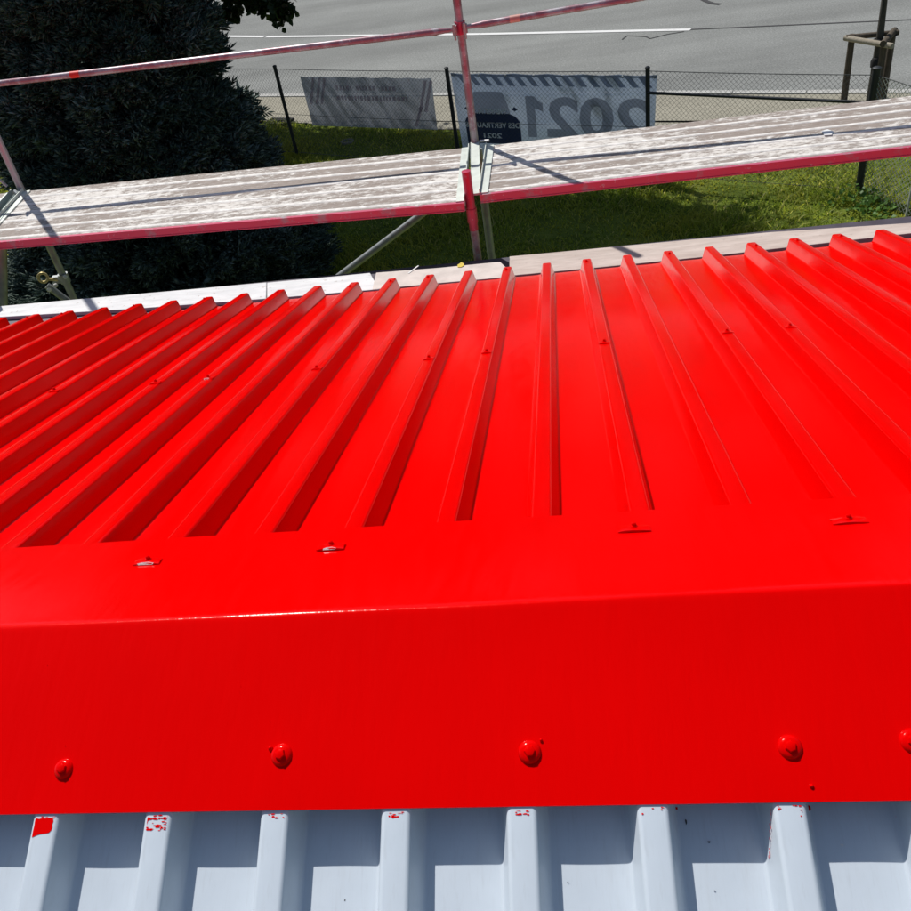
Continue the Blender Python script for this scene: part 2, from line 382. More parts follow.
tt = np.concatenate([b5 + [0, 1, 3], b5 + [0, 3, 2], b5 + [2, 3, 4]], 0)
go = npmesh('grass', vv, tt, GRASS); go['kind'] = 'stuff'; tag(go, 'short unmown grass growing between the building and the fence', 'grass')

# ================================================================== BUILDING
aF, aN = 0.2864, 0.4292; HR = 0.0486; PT = 0.175
WF, WN, LF = 0.2801, 0.2862, 2.7823; LN = 3.4
X0, X1 = -5.2, 4.4
def far(x, s, h=0.): return V((x, s * math.cos(aF) - h * math.sin(aF), -s * math.sin(aF) - h * math.cos(aF)))
def near(x, s, h=0.): return V((x, -s * math.cos(aN) + h * math.sin(aN), -s * math.sin(aN) - h * math.cos(aN)))
bld = thing('garage', 'low building whose glossy red and pale blue-grey ribbed metal roof fills the foreground', 'building', (0, 0, 0))
wl = MB()
ey = far(0, LF)[1]; ez = far(0, LF)[2]; ny = near(0, LN)[1]; nz_ = near(0, LN)[2]
for (cx, cy, sx, sy, top) in ((( X0 + X1) / 2, ey - .22, X1 - X0 - .3, .24, ez - .1), ((X0 + X1) / 2, ny + .34, X1 - X0 - .3, .24, nz_ - .08)):
    wl.box((cx, cy, (GZ + top) / 2), (sx, sy, top - GZ))
for x in (X0 + .26, X1 - .26):
    Mx = Matrix(((0, 0, 1), (1, 0, 0), (0, 1, 0)))
    wl.prism([(ny + .463, GZ), (ey - .343, GZ), (ey - .343, ez - .03), (0, -.12), (ny + .463, nz_ - .02)], .2, Matrix.Translation((x - .1, 0, 0)) @ Mx.to_4x4())
wl.build('wall', RENDERW, bld)

def arc(cx, cz, r, a0, a1, n=3): return [(cx + r * math.cos(math.radians(a0 + (a1 - a0) * i / n)), cz + r * math.sin(math.radians(a0 + (a1 - a0) * i / n))) for i in range(n + 1)]
def rib_profile(cw, sd, h):                         # half-open trapezoid from left foot to right foot, rounded shoulders; z = height above the pan
    # soft pressed shoulders (radius R1) and feet (radius R2); the flank runs between them
    R1, R2 = .0075, .0060; ph = math.atan2(h, sd); L = []           # ph = slope angle of the flank
    t1 = R1 * math.tan(ph / 2); t2 = R2 * math.tan(ph / 2); half = []
    fx = cw / 2 + sd
    for i in range(5):                                               # foot fillet, from the pan upwards
        a_ = ph * i / 4; half.append((fx + t2 - R2 * math.sin(a_), R2 * (1 - math.cos(a_))))
    for i in range(6):                                               # shoulder, from the flank to the crown
        a_ = ph * (1 - i / 5); half.append((cw / 2 - t1 + R1 * math.sin(a_), h - R1 * (1 - math.cos(a_))))
    half = [(fx + t2 + .006, -.0003)] + half
    L = [(-x, z) for x, z in half] + half[::-1]
    return L
def rib_mesh(fn, s0, s1, cw, sd, name, seed):
    rnd = random.Random(seed); prof = rib_profile(cw, sd, HR); N = 14; mb = MB(); k = len(prof)
    ph = rnd.uniform(0, 6)
    for i in range(N + 1):
        s = s0 + (s1 - s0) * i / N; wob = 0
        for (x, z) in prof: mb.v.append(tuple(fn(x + wob, s, HR - z)))
    for i in range(N):
        for j in range(k - 1):
            a = i * k + j; f_ = (a, a + 1, a + k + 1, a + k); mb.f.append(f_ if fn is near else f_[::-1]); mb.m.append(0)
    # end cap at the eave
    e = [N * k + j for j in range(k)]; mb.f.append(tuple(e)); mb.m.append(0)
    mb.f = [tuple(reversed(f_)) for f_ in mb.f]
    me = bpy.data.meshes.new(name); me.from_pydata(mb.v, [], mb.f); smooth_angle(me, 50); me.update(); return me
def pans(fn, xs_right, base_w, s0, s1, sheet_groups, mat, nm, thick=.001):
    out = []
    for (i0, i1) in sheet_groups:
        mb = MB(); N = 16
        for i in range(i0, i1):
            xa = xs_right[i] - .002; xb = xs_right[i + 1] - base_w + .002
            o = len(mb.v); K = 5
            for a in range(N + 1):
                s = s0 + (s1 - s0) * a / N
                for b in range(K + 1):
                    t = b / K; dz = .0009 * math.sin(t * math.pi) * math.sin(s * 3.1 + i * 1.7) * (0 if b in (0, K) else 1)
                    mb.v.append(tuple(fn(xa + (xb - xa) * t, s, HR - dz)))
            for a in range(N):
                for b in range(K):
                    q = o + a * (K + 1) + b; f_ = (q, q + 1, q + K + 2, q + K + 1); mb.f.append(f_ if fn is near else f_[::-1]); mb.m.append(0)
            # turned edge at the eave
            A = fn(xa, s1, HR); B = fn(xb, s1, HR); dwn = V((0, 0, -.012)); mb.add([A, B, B + dwn, A + dwn], [(0, 1, 2, 3)])
        mb.f = [tuple(reversed(f_)) for f_ in mb.f]
        o = mb.build(nm, mat, bld, smooth=False); smooth_angle(o.data, 30); out.append(o)
    return out
FX = [PT * (k - .225) for k in range(-29, 26)]       # right feet of the far ribs
CWF, SDF = .0356, .0136
BWF = CWF + 2 * SDF
groups = [(i, min(i + 6, len(FX) - 1)) for i in range(0, len(FX) - 1, 6)]
red_sheets = pans(far, FX, BWF, .03, LF, groups, RED, 'red_roof_sheet')
red_sheets[0]['label'] = 'glossy red ribbed metal sheet'
meshes = [rib_mesh(far, .03, LF + .004, CWF, SDF, 'rib', s) for s in range(4)]
for mme in meshes: mme.materials.append(RED)
def sheet_of(i, sheets): return sheets[min(i // 6, len(sheets) - 1)]
for i, x in enumerate(FX[:-1]):
    o = bpy.data.objects.new('rib', meshes[i % 4]); col.objects.link(o); o.location = (x - BWF / 2, 0, 0); o.parent = sheet_of(i, red_sheets)
CWN, SDN = .0397, .0120; BWN = CWN + 2 * SDN
NX = [PT * (k - 1.729) + CWN + SDN for k in range(-27, 26)]
ngroups = [(i, min(i + 6, len(NX) - 1)) for i in range(0, len(NX) - 1, 6)]
grey_sheets = pans(near, NX, BWN, .03, LN, ngroups, GREY, 'pale_roof_sheet')
nmesh = [rib_mesh(near, .03, LN + .004, CWN, SDN, 'rib', s + 9) for s in range(3)]
for mme in nmesh: mme.materials.append(GREY)
for i, x in enumerate(NX[:-1]):
    o = bpy.data.objects.new('rib', nmesh[i % 3]); col.objects.link(o); o.location = (x - BWN / 2, 0, 0); o.parent = sheet_of(i, grey_sheets)

# ridge cap: one folded sheet, 3 mm above the crowns, slightly hand-bent
mb = MB(); NXc = 240; CL = .0025
prof = [('n', WN, .006)] + [('n', WN - .0005, 0.)] + [('n', s, 0.) for s in (.25, .2, .15, .1, .05, .02, .010, .0042, .0018)] + [('t', 0, 0)] + [('f', s, 0.) for s in (.0018, .0042, .010, .02, .05, .1, .15, .2, .25)] + [('f', WF, 0.), ('f', WF + .0005, .003)]
k = len(prof)
for i in range(NXc + 1):
    x = X0 + (X1 - X0) * i / NXc
    sag = .0022 * math.sin(x * 1.9 + .4) + .0012 * math.sin(x * 5.3)
    for (sd_, s, drop) in prof:
        bul = .0016 * noise.noise(V((x * 3, s * 6 + (3 if sd_ == 'f' else 0), 1.3)))
        if sd_ == 'n': P = near(x, s, -(CL + bul) + drop)
        elif sd_ == 'f':
            s2 = s + (.0035 * math.sin((x + 2.2) * 1.1) if s >= WF else 0); P = far(x, s2, -(CL + bul) + drop)
        else: P = V((x, 0, CL / math.cos(.36) - .0010 + .0006 * noise.noise(V((x * 40, 0, 0)))))
        if s < .0042 and sd_ != 't': P.z -= .0010 * (1 - s / .0042) ** 2
        if s < .1: P.z += sag * (1 - s / .1) * .5
        mb.v.append(tuple(P))
for i in range(NXc):
    for j in range(k - 1): mb.f.append((i * k + j, (i + 1) * k + j, (i + 1) * k + j + 1, i * k + j + 1)); mb.m.append(0)
cap = mb.build('ridge_cap', RED, bld); smooth_angle(cap.data, 40)
# big domed screw heads on the near flange
nN = V((0, -math.sin(aN), math.cos(aN))); nF = V((0, math.sin(aF), math.cos(aF)))
def onplane(px, py, fn, n_, h): 
    P0 = fn(0, .2, h); d = ray(px, py); t = n_.dot(P0 - CAM) / n_.dot(d); return CAM + d * t
def screw(P, n_, seed, r=.0155):
    rnd = random.Random(seed); mb = MB()
    mb.lathe([(r * 1.06, 0), (r * 1.03, .0014), (r * .95, .0034), (r * .80, .0050), (r * .62, .0060), (r * .56, .0062)], (0, 0, 0), n_, 28)
    tl = (n_ + V((rnd.uniform(-.08, .08), rnd.uniform(-.08, .08), 0))).normalized()
    mb.lathe([(r * .54, .0052), (r * .52, .0080), (r * .45, .0096), (r * .28, .0104), (r * .10, .0106)], (0, 0, 0), tl, 6, ph=rnd.uniform(0, 1))
    dn_ = V((0, -math.cos(aN), -math.sin(aN)))
    c = dn_ * r * .55 + V((rnd.uniform(-.3, .3) * r, 0, 0)); mb.lathe([(r * .36, .001), (r * .30, .0042), (r * .18, .0052), (r * .06, .0055)], c, n_, 12)
    o = mb.build('screw', RED, None, smooth=True); o.location = P; o.rotation_euler = (0, 0, 0); o.parent = cap; return o
scr = [(63.5, 769), (281.5, 755), (529.5, 752), (790, 747), (912.5, 741), (1042, 738), (-160, 778), (-400, 790), (1290, 728)]
for i, (px, py) in enumerate(scr): screw(onplane(px, py, near, nN, -CL - .001) - nN * .0006, nN, i, .0152 if i != 0 else .0140)
for (px, py, r_) in ((270.5, 748, .0036), (811.5, 786, .0030), (541, 740, .0022)):
    mb = MB(); mb.lathe([(r_, 0), (r_ * .8, r_ * .6), (r_ * .3, r_)], (0, 0, 0), nN, 10); o = mb.build('paint_blob', RED, cap, smooth=True); o.location = onplane(px, py, near, nN, -CL - .001)
# saddle clips: bent washers with a small screw, a white glint painted on some
def clip(P, n_, fn, parent, wd, seed, glint=True):
    rnd = random.Random(seed); mb = MB(); t1 = V((1, 0, 0)); t2 = n_.cross(t1).normalized()
    if t2.y < 0: t2 = -t2
    M_ = Matrix((t1, t2, n_)).transposed()
    def q(x, y, z): return M_ @ V((x, y, z))
    rows = []; 
    for (y, z) in ((-.011, .0), (-.0105, .0032), (0, .0042), (.009, .0030), (.0095, 0)):
        rows.append([q(x * wd / 2 * rnd.uniform(.96, 1.04), y + rnd.uniform(-.0008, .0008), max(0, z - .0022 * abs(x) ** 3)) for x in (-1, -.6, -.2, .2, .6, 1)])
    vs = [v for r_ in rows for v in r_]; fs = [(a * 6 + b, a * 6 + b + 1, a * 6 + b + 7, a * 6 + b + 6) for a in range(4) for b in range(5)]
    mb.add(vs, fs, 0)
    if glint:
        w2 = wd * rnd.uniform(.22, .36)
        mb.add([q(-w2, -.0112, .0005), q(w2 * .8, -.0112, .0005), q(w2, -.0107, .0036), q(w2 * .3, -.0075, .0043), q(-w2 * .5, -.0085, .0041), q(-w2 * .9, -.0107, .0036)], [(0, 1, 2, 3, 4, 5)], 1)
    mb.lathe([(.0062, .003), (.0062, .0052), (.0040, .0056), (.0040, .0098), (.0026, .0112)], q(0, .003, 0), n_, 10, 0)
    o = mb.build('saddle_clip', [RED, GLINT], parent, smooth=True); o.location = P; return o
GLINT = simple('painted_pink_glint', (.88, .66, .63), .3, 0, .35, 400)
for i, (px, py, sc_) in enumerate([(148, 562, 1), (331, 547, 1), (634, 529, 0), (849, 521, 0), (1075, 508, 0), (-60, 575, 0)]):
    clip(onplane(px, py, far, nF, -CL - .001), nF, far, cap, .050 if i < 2 else .055, i, sc_)
mid = [(48, 391.5, 0), (154, 383, 0), (207.5, 378.5, 1), (319.5, 368.5, 0), (426, 359, 0), (486.5, 352.5, 0), (602.5, 343, 0), (720.5, 333, 0), (784.5, 327.5, 0), (910, 317, 0)]
for i, (px, py, sc_) in enumerate(mid):
    P = onplane(px, py, far, nF, 0.); ri = min(range(len(FX)), key=lambda q: abs(FX[q] - BWF / 2 - P.x)); P.x = FX[ri] - BWF / 2
    clip(P, nF, far, sheet_of(ri, red_sheets), .034, 20 + i, sc_)
# small screws near the eave, one on most crowns
for i, x in enumerate(FX[:-1]):
    if i % 2 == 0 or i % 5 == 0:
        P = far(x - BWF / 2 + random.uniform(-.004, .004), LF - random.uniform(.035, .09)); mb = MB()
        mb.lathe([(.0085, 0), (.0085, .0014), (.0048, .0022), (.0048, .0062), (.003, .0072)], (0, 0, 0), nF, 8)
        o = mb.build('screw', RED, sheet_of(i, red_sheets), smooth=True); o.location = P
# red paint smeared past the masking line on to the pale ribs
def blotch(poly_fn, parent, n_, name='paint_smear'):
    mb = MB(); mb.add(poly_fn, [tuple(range(len(poly_fn)))]); return mb.build(name, RED, parent)
def jag(cx, s0, w_, h_, rnd, n=14):                   # irregular patch on a crown (coordinates: x, distance down slope)
    pts = []
    for q in range(n):
        a = 2 * math.pi * q / n; r_ = rnd.uniform(.6, 1.15); ca, sa = math.cos(a), math.sin(a)
        k_ = 1
        pts.append((cx + ca * w_ / 2 * r_ * min(k_, 1.25), s0 + sa * h_ / 2 * r_ * min(k_, 1.25)))
    return pts
def crown_patch(k, cx, s0, w_, h_, seed, n=14):
    rnd = random.Random(seed); ri = k + 27; x = NX[ri] - BWN / 2
    pts = jag(x + cx, s0, w_, h_, rnd, n)
    pts = [near(min(max(px_, x - CWN / 2 + .0045), x + CWN / 2 - .0050), s_, -.0006 - .00002 * (seed % 9)) for px_, s_ in pts]
    blotch(pts[::-1], sheet_of(ri, grey_sheets), nN)
# crowns in view: k = -2 .. 5 in survey numbering (32, 146, 258, 378, 507, 639, 774, 905 px)
def K(px): # nearest crown
    P = onplane(px, 835, near, nN, 0.); return min(range(len(NX)), key=lambda q: abs(NX[q] - BWN / 2 - P.x)) - 27
k1 = K(45); k2 = K(157); k3 = K(271); k4 = K(393); k5 = K(522); k6 = K(655); k7 = K(790)
E0 = WN + .004
xk = NX[k1 + 27] - BWN / 2; hw = CWN / 2
bigp = [(-.98, .001), (-.6, .0022), (-.3, .001), (.1, .0018), (.5, .0006), (.78, .002), (.86, .006), (.80, .010), (.88, .014), (.80, .018), (.62, .0212), (.3, .0222), (.0, .0226), (-.3, .0232), (-.6, .0246), (-.82, .0262), (-.98, .0272), (-1.0, .019), (-.97, .012), (-1.0, .006)]
blotch([near(xk + u_ * (hw - .004), E0 + s_, -.0006) for u_, s_ in bigp][::-1], sheet_of(k1 + 27, grey_sheets), nN)
rs = random.Random(5)
for q in range(34): crown_patch(k2, rs.uniform(-.019, .016), E0 + .003 + rs.random() ** 1.6 * .017, rs.uniform(.003, .012), rs.uniform(.0009, .0032), 30 + q, 11)
crown_patch(k2, -.017, E0 + .009, .005, .016, 77, 10)
for (kk, cx, n_, hh) in ((k3, .006, 3, .003), (k4, .0, 5, .004), (k5, .0, 6, .003), (k6, -.017, 3, .005), (k7, .017, 4, .010), (k7, -.010, 2, .002)):
    for q in range(n_): crown_patch(kk, cx + rs.uniform(-.009, .009), E0 + .003 + rs.uniform(0, hh), rs.uniform(.003, .007), rs.uniform(.001, .0028), 60 + q + kk * 10, 8)
def free_patch(pxs, seed, h=HR - .0006):
    pass
# dark red runs on the side of two ribs, and specks on the pans
def pan_spot(px, py, w_, h_, seed, mat=RED, nm='paint_smear'):
    rnd = random.Random(seed); P = onplane(px, py, near, nN, HR - .0012); s_ = -P.y; 
    dn = V((0, -math.cos(aN), -math.sin(aN))); pts = []
    for q in range(10):
        a = -2 * math.pi * q / 10; r_ = rnd.uniform(.6, 1.15); pts.append(P + V((1, 0, 0)) * math.cos(a) * w_ / 2 * r_ + dn * math.sin(a) * h_ / 2 * r_)
    mb = MB(); mb.add(pts, [tuple(range(10))]); ri = min(range(len(NX)), key=lambda q: abs(NX[q] - P.x)); mb.build(nm, mat, sheet_of(ri, grey_sheets))
for kk in (k1, k2, k3, k4, k5, k6, k7):
    for q in range(5): crown_patch(kk, rs.uniform(-.019, .019), E0 + rs.uniform(-.001, .0035), rs.uniform(.003, .008), rs.uniform(.0008, .0018), 300 + q + kk * 10, 7)
for q in range(20):
    mb = MB(); r_ = rs.uniform(.0004, .0009); fn_, nn_ = (near, nN) if q % 2 else (far, nF)
    mb.lathe([(r_, 0), (r_ * .8, r_ * .6), (r_ * .3, r_)], (0, 0, 0), nn_, 7); o = mb.build('paint_blob', RED, cap, smooth=True); o.location = fn_(rs.uniform(-.95, .85), rs.uniform(.03, .27), -CL - .0008)
SPECK = simple('dark_grit', (.05, .045, .045), .8)
for (px, py, w_, h_) in ((63, 822, .012, .005), (73, 820, .006, .003), (182, 815, .009, .007), (297, 812, .008, .004), (411, 809, .005, .003), (541, 807, .006, .006), (638, 806, .004, .008), (676, 806, .005, .004), (772, 806, .006, .010), (808, 806, .007, .009)):
    pan_spot(px, py + 2.5, w_ * 1.3, h_, px, RED)
for q, (px, py, w_, h_) in enumerate([(897, 816, .004, .006), (903, 806, .014, .010), (709, 842, .0035, .003), (686, 822, .003, .008), (345, 900, .002, .003)]):
    pan_spot(px, py, w_, h_, q, RED if q < 2 else SPECK)
pan_spot(842, 845, .0045, .004, 40, WHITEP); pan_spot(715, 891, .003, .0015, 41, SPECK); pan_spot(568, 882, .003, .001, 42, SPECK)
# run of red paint down the left flank of the rib at 774 px
ri = k7 + 27; xr = NX[ri] - BWN / 2 - CWN / 2
for q in range(14):
    s_ = E0 + .002 + q * .0042; dpt = .004 + .0022 * q + rs.uniform(-.002, .002); mb = MB(); ln = rs.uniform(.002, .006); f0 = min(dpt / HR, .95)
    def side(s__, d_): return near(xr - .0010 - SDN * (.12 + .88 * d_ / HR), s__, d_)
    w_ = rs.uniform(.0012, .0032)
    mb.add([side(s_, dpt), side(s_ + ln, dpt + .001), side(s_ + ln * .9, dpt + w_), side(s_ + .0005, dpt + w_ * .8)], [(0, 1, 2, 3)]); mb.build('paint_run', RED, sheet_of(ri, grey_sheets))
# eave: gutter trough in its shade colour, and the dark plum ledge strip
gy0 = ey - .03
mb = MB(); mb.add([(X0, gy0, -.905), (X1, gy0, -.905), (X1, ey + .035, -.93), (X0, ey + .035, -.93), (X1, ey + .06, -.885), (X0, ey + .06, -.885)], [(0, 1, 2, 3), (3, 2, 4, 5)])
mb.build('gutter', GUTTER, bld)
mb = MB(); mb.box(((X0 + X1) / 2, ey + .17, -.895), (X1 - X0, .222, .036)); mb.build('ledge_strip', PLUM, bld)

# boards lying on the ledge
def board(name, pts, z, th, mat, label, group='pale boards laid along the eave'):
    rnd = random.Random(len(pts) + int(abs(pts[0][0]) * 100)); mb = MB(); c = V((sum(p[0] for p in pts) / len(pts), sum(p[1] for p in pts) / len(pts), z))
    mb.prism([(p[0] - c.x, p[1] - c.y) for p in pts], th, Matrix.Identity(4)); o = mb.build(name, mat); o.location = c; 
    bv = o.modifiers.new('bevel', 'BEVEL'); bv.width = .003; bv.segments = 2
    return tag(o, label, 'board', group)
zb = -.876
def bp(px, py): P = atz(px, py, -.856); return (P.x, P.y)
board('eave_board', [(-4.6, 2.805), bp(0, 317), bp(137, 308.5), bp(266, 298.6), bp(266.5, 282.3), bp(0, 306), (-4.6, 2.95)], zb, .020, WBOARD, 'bright white board along the eave at the left, crossed by a post shadow')
board('eave_board', [bp(267, 298.5), bp(379, 289), bp(370, 272.5), bp(340, 275.5), bp(267, 282.3)], zb, .019, WBOARD, 'short white board along the eave in front of the diagonal scaffold tube')
board('eave_board', [bp(372, 289.5), bp(440, 283), bp(507, 277), bp(507, 268), bp(500, 261.5), bp(440, 267.5), bp(376, 272.5)], zb, .020, simple('warm_white_board', (.62, .55, .50), .7, 0, .15, 14, .3), 'warm white board with a clipped corner ending beside the crimson standard')
board('eave_board', [bp(509.5, 276.5), bp(600, 268), bp(705, 257.5), bp(911, 234), (2.9, 2.69), (2.9, 2.80), bp(911, 223.5), bp(771, 232.7), bp(650, 244), bp(509.5, 257)], zb, .024, BBOARD, 'pinkish beige board along the eave to the right of the crimson standard')
mb = MB(); c = atz(461, 264, -.854); mb.prism([(-.014, -.03), (.002, -.034), (.014, -.022), (.016, -.005), (.008, .008), (.0, .016), (-.006, .006), (-.016, -.006)], .0012, Matrix.Identity(4)); o = mb.build('yellow_leaf', simple('yellow_leaf_tissue', (.62, .48, .06), .6)); o.location = c
tag(o, 'small yellow leaf lying on the warm white eave board', 'leaf')
mb = MB(); c = atz(414, 268, -.8545)
mb.beam(c + V((-.022, -.050, 0)), c + V((.020, .018, .001)), .007, .0015); o = mb.build('pale_strip', WHITEP); tag(o, 'thin pale strip lying across the eave boards', 'strip')

# ================================================================== SCAFFOLD
DZ = -.62
scaf = thing('scaffold', 'tube scaffold with long worn deck boards and pink guard rails beyond the red roof', 'scaffold', (-.45, 3.5, GZ))
def sp(mb, name, mat, parent=scaf, smooth=True, label=None):
    o = mb.build(name, mat, None, smooth=smooth); setp(o, parent) if parent is scaf else setattr(o, 'parent', parent)
    if label: o['label'] = label
    return o
footM = atz(475, 143, DZ); footL = atz(22, 191, DZ)
R0 = .0205
inM = V((footM.x + .045, 3.085, DZ)); inM = V((aty(470.5, 204, 3.085).x, 3.085, DZ))
inL = V((aty(-26, 262, 3.10).x, 3.10, DZ))
footR = footM + (footM - footL) * 1.0; inR = inM + (inM - inL)
zr = vz(463, 27, footM); zrL = None
for (F_, I_, top, mt, lab) in ((footM, inM, 1.0, PINKTUBE, None), (footL, inL, 1.5, PALETUBE, None), (footR, inR, .9, PINKTUBE, None)):
    mb = MB(); mb.tube([(F_.x, F_.y, DZ - .02), (F_.x, F_.y, top)], R0, 16); s_ = sp(mb, 'standard', mt)
    mb = MB(); mb.tube([(F_.x + .012, F_.y, GZ), (F_.x + .012, F_.y, DZ - .035)], R0 * 1.1, 16); sp(mb, 'standard', STEEL)
    mb = MB(); mb.lathe([(.075, 0), (.075, .006), (.03, .01), (.03, .12), (.02, .13)], (F_.x + .012, F_.y, GZ), n=16); sp(mb, 'base_jack', STEEL)
for (I_, mt, ztop, r_) in ((inM, CRIMSON, vz(463, 171, inM), .0215), (inL, STEEL, DZ + .15, .0215), (inR, STEEL, DZ + .15, .0215)):
    mb = MB(); mb.tube([(I_.x, I_.y, DZ - .16), (I_.x, I_.y, ztop - .002), (I_.x, I_.y, ztop), (I_.x, I_.y, ztop - .03)], [r_, r_, r_ * .8, r_ * .78], 18, cap=False)
    mb.tube([(I_.x, I_.y, DZ - .12), (I_.x, I_.y, DZ - .05)], r_ * 1.18, 18); s_ = sp(mb, 'standard', mt)
    mb = MB(); mb.tube([(I_.x, I_.y, GZ), (I_.x, I_.y, DZ - .155)], r_ * .93, 16)
    s_ = sp(mb, 'standard', PINKTUBE if mt is CRIMSON else STEEL)
    mb = MB(); mb.lathe([(.075, 0), (.075, .006), (.03, .01), (.03, .12), (.02, .13)], (I_.x, I_.y, GZ), n=16); sp(mb, 'base_jack', STEEL)
# guard rails
def rail(A, B, mat, marks=()):
    A = V(A); B = V(B); d = (B - A).normalized(); mb = MB()
    mb.tube([A + d * .03, A + d * .075, A + d * .12, B - d * .12, B - d * .075, B - d * .03], [.010, .0125, .0165, .0165, .0125, .010], 14)
    o = sp(mb, 'guard_rail', mat)
    for t, L_, mt, nm in marks:
        c = A.lerp(B, t); m2 = MB(); m2.tube([c - d * L_ / 2, c + d * L_ / 2], .0171, 14, cap=False); q = m2.build(nm, mt, None, smooth=True); q.parent = o; q.matrix_parent_inverse = Matrix.Identity(4)
    return o
rM = V((footM.x, footM.y - .040, zr + .002)); 
zL = vz(-40, 88, footL)
rLp = aty(0, 83, footL.y - .040); slope_z = (rLp.z - rM.z) / (rLp.x - rM.x)
rL = V((footL.x, footL.y - .040, rM.z + slope_z * (footL.x - rM.x)))
print('rail heights', rM.z - DZ, rL.z - DZ, 'bay', (footM - footL).length)
rmark = (aty(67, 74, rM.y).x - rM.x) / (rL.x - rM.x)
rail(rM, rL, PINKTUBE, [(rmark, .055, REDMARK, 'red_band')])
rR2 = aty(650, 0, footR.y - .04); rR = V((footR.x, footR.y - .04, rM.z + (rR2.z - rM.z) / (rR2.x - rM.x) * (footR.x - rM.x)))
rail(rM + V((0, 0, .004)), rR, PINKTUBE, [((aty(515, 17, rM.y).x - rM.x) / (rR.x - rM.x), .05, simple('salmon_scrape', (.62, .30, .24), .5), 'scraped_band')])
A_ = rL + (rL - rM) * 1.0; rail(rL, A_, PINKTUBE)
# wedge boxes at the rail joint
for F_, zz in ((footM, zr), (footL, rL.z)):
    for sx in (-1, 1):
        mb = MB(); c = V((F_.x + sx * .026, F_.y - .036, zz)); mb.box(c, (.022, .026, .040)); mb.tube([c + V((0, -.02, .03)), c + V((0, -.012, -.045))], [.008, .005], 8)
        mb.lathe([(.009, 0), (.009, .008), (.004, .010)], c + V((0, -.013, 0)), (0, -1, 0), 10); o = sp(mb, 'wedge_clip', STEEL)
    mb = MB(); mb.lathe([(.027, -.03), (.027, .03)], (F_.x, F_.y, zz), n=16); sp(mb, 'collar', CRIMSON)
# deck bays
def P2(px, py): return atz(px, py, DZ)
def deck(nl, nr_, fl, fr, mark=None):
    # corner points near-left, near-right, far-left, far-right on the walking surface
    nl, nr_, fl, fr = map(V, (nl, nr_, fl, fr))
    me_root = None; c = (nl + nr_ + fl + fr) / 4; th = .045
    mb = MB(); N = 6
    def sv(u, v, h): return nl.lerp(nr_, u).lerp(fl.lerp(fr, u), v) + V((0, 0, h)) - c
    # walking surface between shallow raised ribs
    mb.add([sv(0, .03, 0), sv(1, .03, 0), sv(1, 1, 0), sv(0, 1, 0), sv(0, .03, -th), sv(1, .03, -th), sv(1, 1, -th), sv(0, 1, -th)], [(0, 1, 2, 3), (7, 6, 5, 4), (0, 4, 5, 1), (2, 6, 7, 3), (1, 5, 6, 2), (0, 3, 7, 4)])
    d = mb.build('deck_board', DECK); d.location = c; d.parent = scaf; d.matrix_parent_inverse = Matrix.Translation(-V(scaf.location))
    for q in range(N):
        v0 = .055 + .945 * q / N + .02; wv = .040
        r_ = MB(); a, b = sv(.012, v0, .0), sv(.988, v0, .0)
        K_ = 30
        for t in range(K_ + 1):
            u = .012 + .976 * t / K_; e = .002 * math.sin(u * 9 + q)
            r_.v += [tuple(sv(u, v0 - wv / 2, .0003)), tuple(sv(u, v0 - wv * .3, .0034)), tuple(sv(u, v0 + wv * .3, .0034)), tuple(sv(u, v0 + wv / 2, .0003))]
        for t in range(K_):
            for j in range(3): r_.f.append((t * 4 + j, (t + 1) * 4 + j, (t + 1) * 4 + j + 1, t * 4 + j + 1)); r_.m.append(0)
        r_.f.append((0, 1, 2, 3)); r_.m.append(0); r_.f.append((K_ * 4 + 3, K_ * 4 + 2, K_ * 4 + 1, K_ * 4)); r_.m.append(0)
        o = r_.build('deck_rib', DECKRIB); o.parent = d
    r_ = MB(); a, b = nl - c, nr_ - c; off = (fl - nl).normalized() * .010
    r_.beam(a + off + V((0, 0, -.017)), b + off + V((0, 0, -.017)), .020, .038)
    r_.beam(a + off - (fl - nl).normalized() * .012 + V((0, 0, -.035)), b + off - (fl - nl).normalized() * .012 + V((0, 0, -.035)), .004, .005)
    o = r_.build('side_rail', MAGENTA); o.parent = d; o['label'] = 'magenta red side rail'
    for u in (0, 1):
        r_ = MB(); a, b = sv(u, .02, .004), sv(u, .98, .004); s_ = V((.018 if u == 0 else -.018, 0, 0)); r_.beam(a + s_, b + s_, .040, .008); r_.beam(a - s_ * .1, b - s_ * .1, .004, .045)
        o = r_.build('end_plate', STEELP); o.parent = d
    if mark:
        r_ = MB(); a = atz(827, 134, DZ) - c; r_.prism([(-.02, -.03), (.01, -.035), (.03, .0), (.012, .04), (-.02, .025)], .002, Matrix.Translation(a + V((0, 0, .006)))); o = r_.build('paint_spot', WHITEP); o.parent = d
    return d
Lf = P2(469, 147.5); Rf = P2(487, 146)
Ln = P2(464, 203.5); Rn = P2(480, 195.5)
def ext(a, b, x): t = (x - a.x) / (b.x - a.x); return a.lerp(b, t)
nl_ = ext(Ln, P2(60, 237.5), footL.x + .10); fl_ = ext(Lf, P2(130, 181), footL.x + .03)
nr2 = ext(Rn, P2(911, 147.5), footR.x - .05); fr2 = ext(Rf, P2(911, 96), footR.x - .05)
deck(nl_, Ln, fl_, Lf)
deck(Rn, nr2, Rf, fr2, mark=True)
dd = (footL - footM) ; nl3 = nl_ + V((-.07, 0.01, 0)); fl3 = fl_ + V((-.08, .01, 0))
deck(nl3 + dd * .9, nl3, fl3 + dd * .9, fl3)
